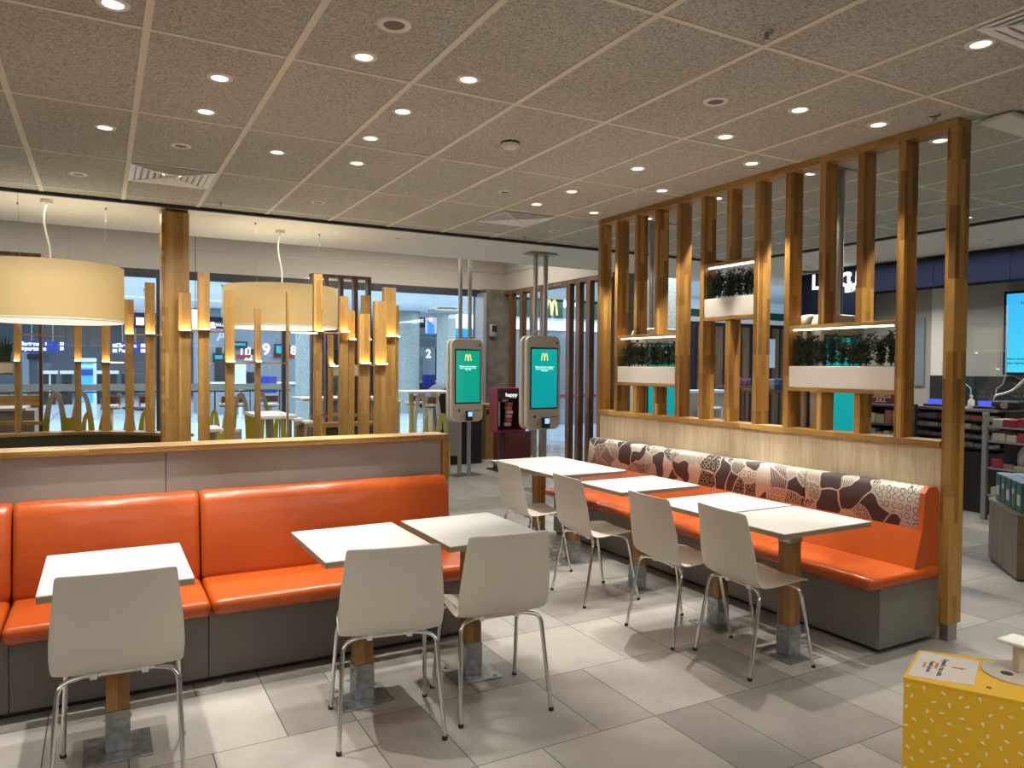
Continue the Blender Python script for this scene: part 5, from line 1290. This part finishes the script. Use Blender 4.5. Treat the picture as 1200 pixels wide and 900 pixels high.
# wooden octagonal display
p0 = at(1191, 682, z=0); p1 = at(1158, 655, z=0); hz = at(1191, 602, y=p0.y).z
t = thing('wooden_display_plinth', 'dark walnut display plinth with angled corner at the right edge', 'display stand', (p0.x, p0.y, 0))
pl = [(p0.x, p0.y), (p1.x, p1.y), (p1.x+.55, p1.y+.0), (p1.x+.9, p1.y-.35), (p1.x+.9, p0.y-.3), (p0.x+.42, p0.y-.42)]
MB().prism(pl, .02, hz-.02, 'z').build('body', M['walnut'], t, True)
cxp = sum(q_[0] for q_ in pl)/6; cyp = sum(q_[1] for q_ in pl)/6
MB().prism([(cxp+(x-cxp)*1.02, cyp+(y-cyp)*1.02) for x, y in pl], hz-.0195, hz, 'z').build('top_edge', mat('worn_edge', (.25, .20, .15), .5), t, True)
MB().prism([(cxp+(x-cxp)*.96, cyp+(y-cyp)*.96) for x, y in pl], 0, .0195, 'z').build('kickboard', M['black'], t, True)
tealb = mat('teal_carton', (.008, .085, .075), .4); lid = mat('blue_white_top', (.45, .58, .75), .4); orb = mat('orange_print', (.45, .14, .03), .5)
d1 = Vector((p1.x-p0.x, p1.y-p0.y, 0)).normalized(); nrm = Vector((d1.y, -d1.x, 0))
ang = math.atan2(d1.y, d1.x)
for i in range(3):
    for j in range(5):
        base = Vector((p0.x, p0.y, hz))+d1*(.06+j*.125)+nrm*(.07+i*.115)
        t = thing('tea_carton', 'teal carton on the walnut plinth, %s row, %s from the near corner' % (('front', 'middle', 'back')[i], ('first', 'second', 'third', 'fourth', 'fifth')[j]), 'carton', base, ang, 'teal cartons on the walnut plinth')
        MB().box(-.055, .055, -.05, .05, 0, .22, .002).build('carton', tealb, t)
        MB().box(-.055, .055, -.05, .05, .2205, .228, .002).build('lid', lid, t)
        if (i+j) % 2 == 0: MB().box(-.035, .035, .0505, .052, .05, .13).build('printed_label', orb if j % 2 else M['card'], t)
        else: MB().cyl((0, .0505, .14), .022, .0015, 16, axis='y').build('printed_label', M['card'], t)

# ------------------------------------------------------------------ yellow cardboard box, bottom right
ZT = .80
A = at(1059, 793.5, z=ZT); Bk = at(1077, 762, z=ZT); Cm = at(1150, 809, z=ZT); Dm = at(1206, 822, z=ZT)
dA = (Cm-A).normalized(); nA = Vector((-dA.y, dA.x, 0))
if nA.dot(Bk-A) < 0: nA = -nA
depth = .30
t = thing('collection_box', 'yellow cardboard collection box with cream seed pattern and white card, bottom right', 'collection box', (A.x, A.y, 0))
E1 = Cm-nA*.012; F1 = Dm+(Dm-Cm).normalized()*.10
outline = [A, E1, F1, F1+Vector((.22, .12, 0)), Bk+dA*.40+nA*.10, Bk+dA*.03]
outline = [Vector((q_.x, q_.y, 0)) for q_ in (A, E1, F1, F1+nA*.30, at(1163, 777, z=ZT)+(at(1163, 777, z=ZT)-Bk).normalized()*.2, Bk)]
MB().prism([(q_.x, q_.y) for q_ in hull(outline)], 0, ZT-.006, 'z').build('body', M['yellow_card'], t, True)
HL = hull(outline)
cc = sum(outline, Vector())/6
MB().prism([(cc.x+(q_.x-cc.x)*1.008, cc.y+(q_.y-cc.y)*1.008) for q_ in HL], ZT-.0055, ZT, 'z').build('lid', M['yellow_card'], t, True)
sd = MB(); rnd = random.Random(21)
HB = HL; iA = min(range(len(HB)), key=lambda i: (HB[i]-outline[0]).length); iF = min(range(len(HB)), key=lambda i: (HB[i]-outline[2]).length)
iE = min(range(len(HB)), key=lambda i: (HB[i]-outline[1]).length); faces = [(HB[iA], HB[iE]), (HB[iE], HB[iF])]
for P0, P1 in faces:
    dv = (P1-P0); ln = dv.length; dv.normalize(); nv = Vector((dv.y, -dv.x, 0))
    if nv.dot(cc-P0) > 0: nv = -nv
    z = ZT-.02
    row = 0
    while z > .02:
        x = .008+(row % 2)*.014
        while x < ln-.006:
            a_ = rnd.uniform(0, PI); px = x+rnd.uniform(-.005, .005); pz = z+rnd.uniform(-.006, .006)
            if .004 < px < ln-.004:
                vs = []
                for k in range(8):
                    q_ = 2*PI*k/8; ex, ez = .0066*math.cos(q_), .0032*math.sin(q_)*(1+.35*math.cos(q_))
                    rx, rz2 = ex*math.cos(a_)-ez*math.sin(a_), ex*math.sin(a_)+ez*math.cos(a_)
                    c_ = P0+dv*(px+rx)+nv*.0015; vs.append((c_.x, c_.y, pz+rz2))
                sd.add(vs, [tuple(range(8))])
            x += .040
        z -= .026; row += 1
sd.build('seed_print', M['seed'], t, True)
ca, cb_, cd_, ce = [at(u, v, z=ZT+.001) for u, v in ((1063, 791.5), (1078.5, 764), (1148, 775), (1141, 803.5))]
MB().prism([(q_.x, q_.y) for q_ in (ca, ce, cd_, cb_)], ZT+.0002, ZT+.002, 'z').build('card', M['card'], t, True)
tx = ((ce-ca)); ang_t = math.atan2((ca-cb_).y, (ca-cb_).x)
for s, u, v, sz, mm in (('Prendi il piccolo', 1090, 781, .0135, 'black_ink'), ('giocattolo', 1083.5, 779, .010, 'orange_ink'), ('Depositi a tua scelta', 1104.5, 782, .0165, 'black_ink'), ('restituisci', 1098, 780, .012, 'orange_ink')):
    p = at(u, v, z=ZT+.0022); text('card_text', s, sz, M[mm], p-t.location, (0, 0, ang_t), t, ext=.0002, bold=.0003)
p = at(1116, 782, z=ZT+.0025); dt = (ce-ca).normalized(); nt = Vector((-dt.y, dt.x, 0))
q_ = lambda a_, b_: ((p+dt*a_+nt*b_).x, (p+dt*a_+nt*b_).y)
MB().prism([q_(0, -.004), q_(.018, -.004), q_(.018, -.009), q_(.030, 0), q_(.018, .009), q_(.018, .004), q_(0, .004)], ZT+.0021, ZT+.0026, 'z').build('arrow', M['orange_ink'], t, True)
p = at(1197, 790, z=ZT+.001)
MB().cyl((p.x, p.y, ZT+.0003), .088, .004, 40).build('disc', mat('grey_disc', (.55, .48, .40), .5), t, True)
p = at(1193, 787, z=ZT+.004); 
g = MB().box(p.x-.010, p.x+.010, p.y-.010, p.y+.010, ZT+.004, ZT+.075, .003).build('clear_post', mat('frosted', (.62, .52, .38), .2), t, True)
MB().box(p.x-.03, p.x+.05, p.y-.04, p.y+.04, ZT+.075, ZT+.083, .003).build('clear_plate', mat('frosted_plate', (.66, .58, .48), .15), t, True)
p = at(1187, 790, z=ZT+.001)
p = at(1180, 789, z=ZT+.0045); MB().cyl((p.x, p.y, ZT+.0044), .014, .001, 20).build('hole', M['black'], t, True)
p = at(1159, 806, z=ZT+.0005); MB().cyl((p.x, p.y, ZT+.0003), .006, .0015, 20).build('rivet', M['plinth'], t, True)
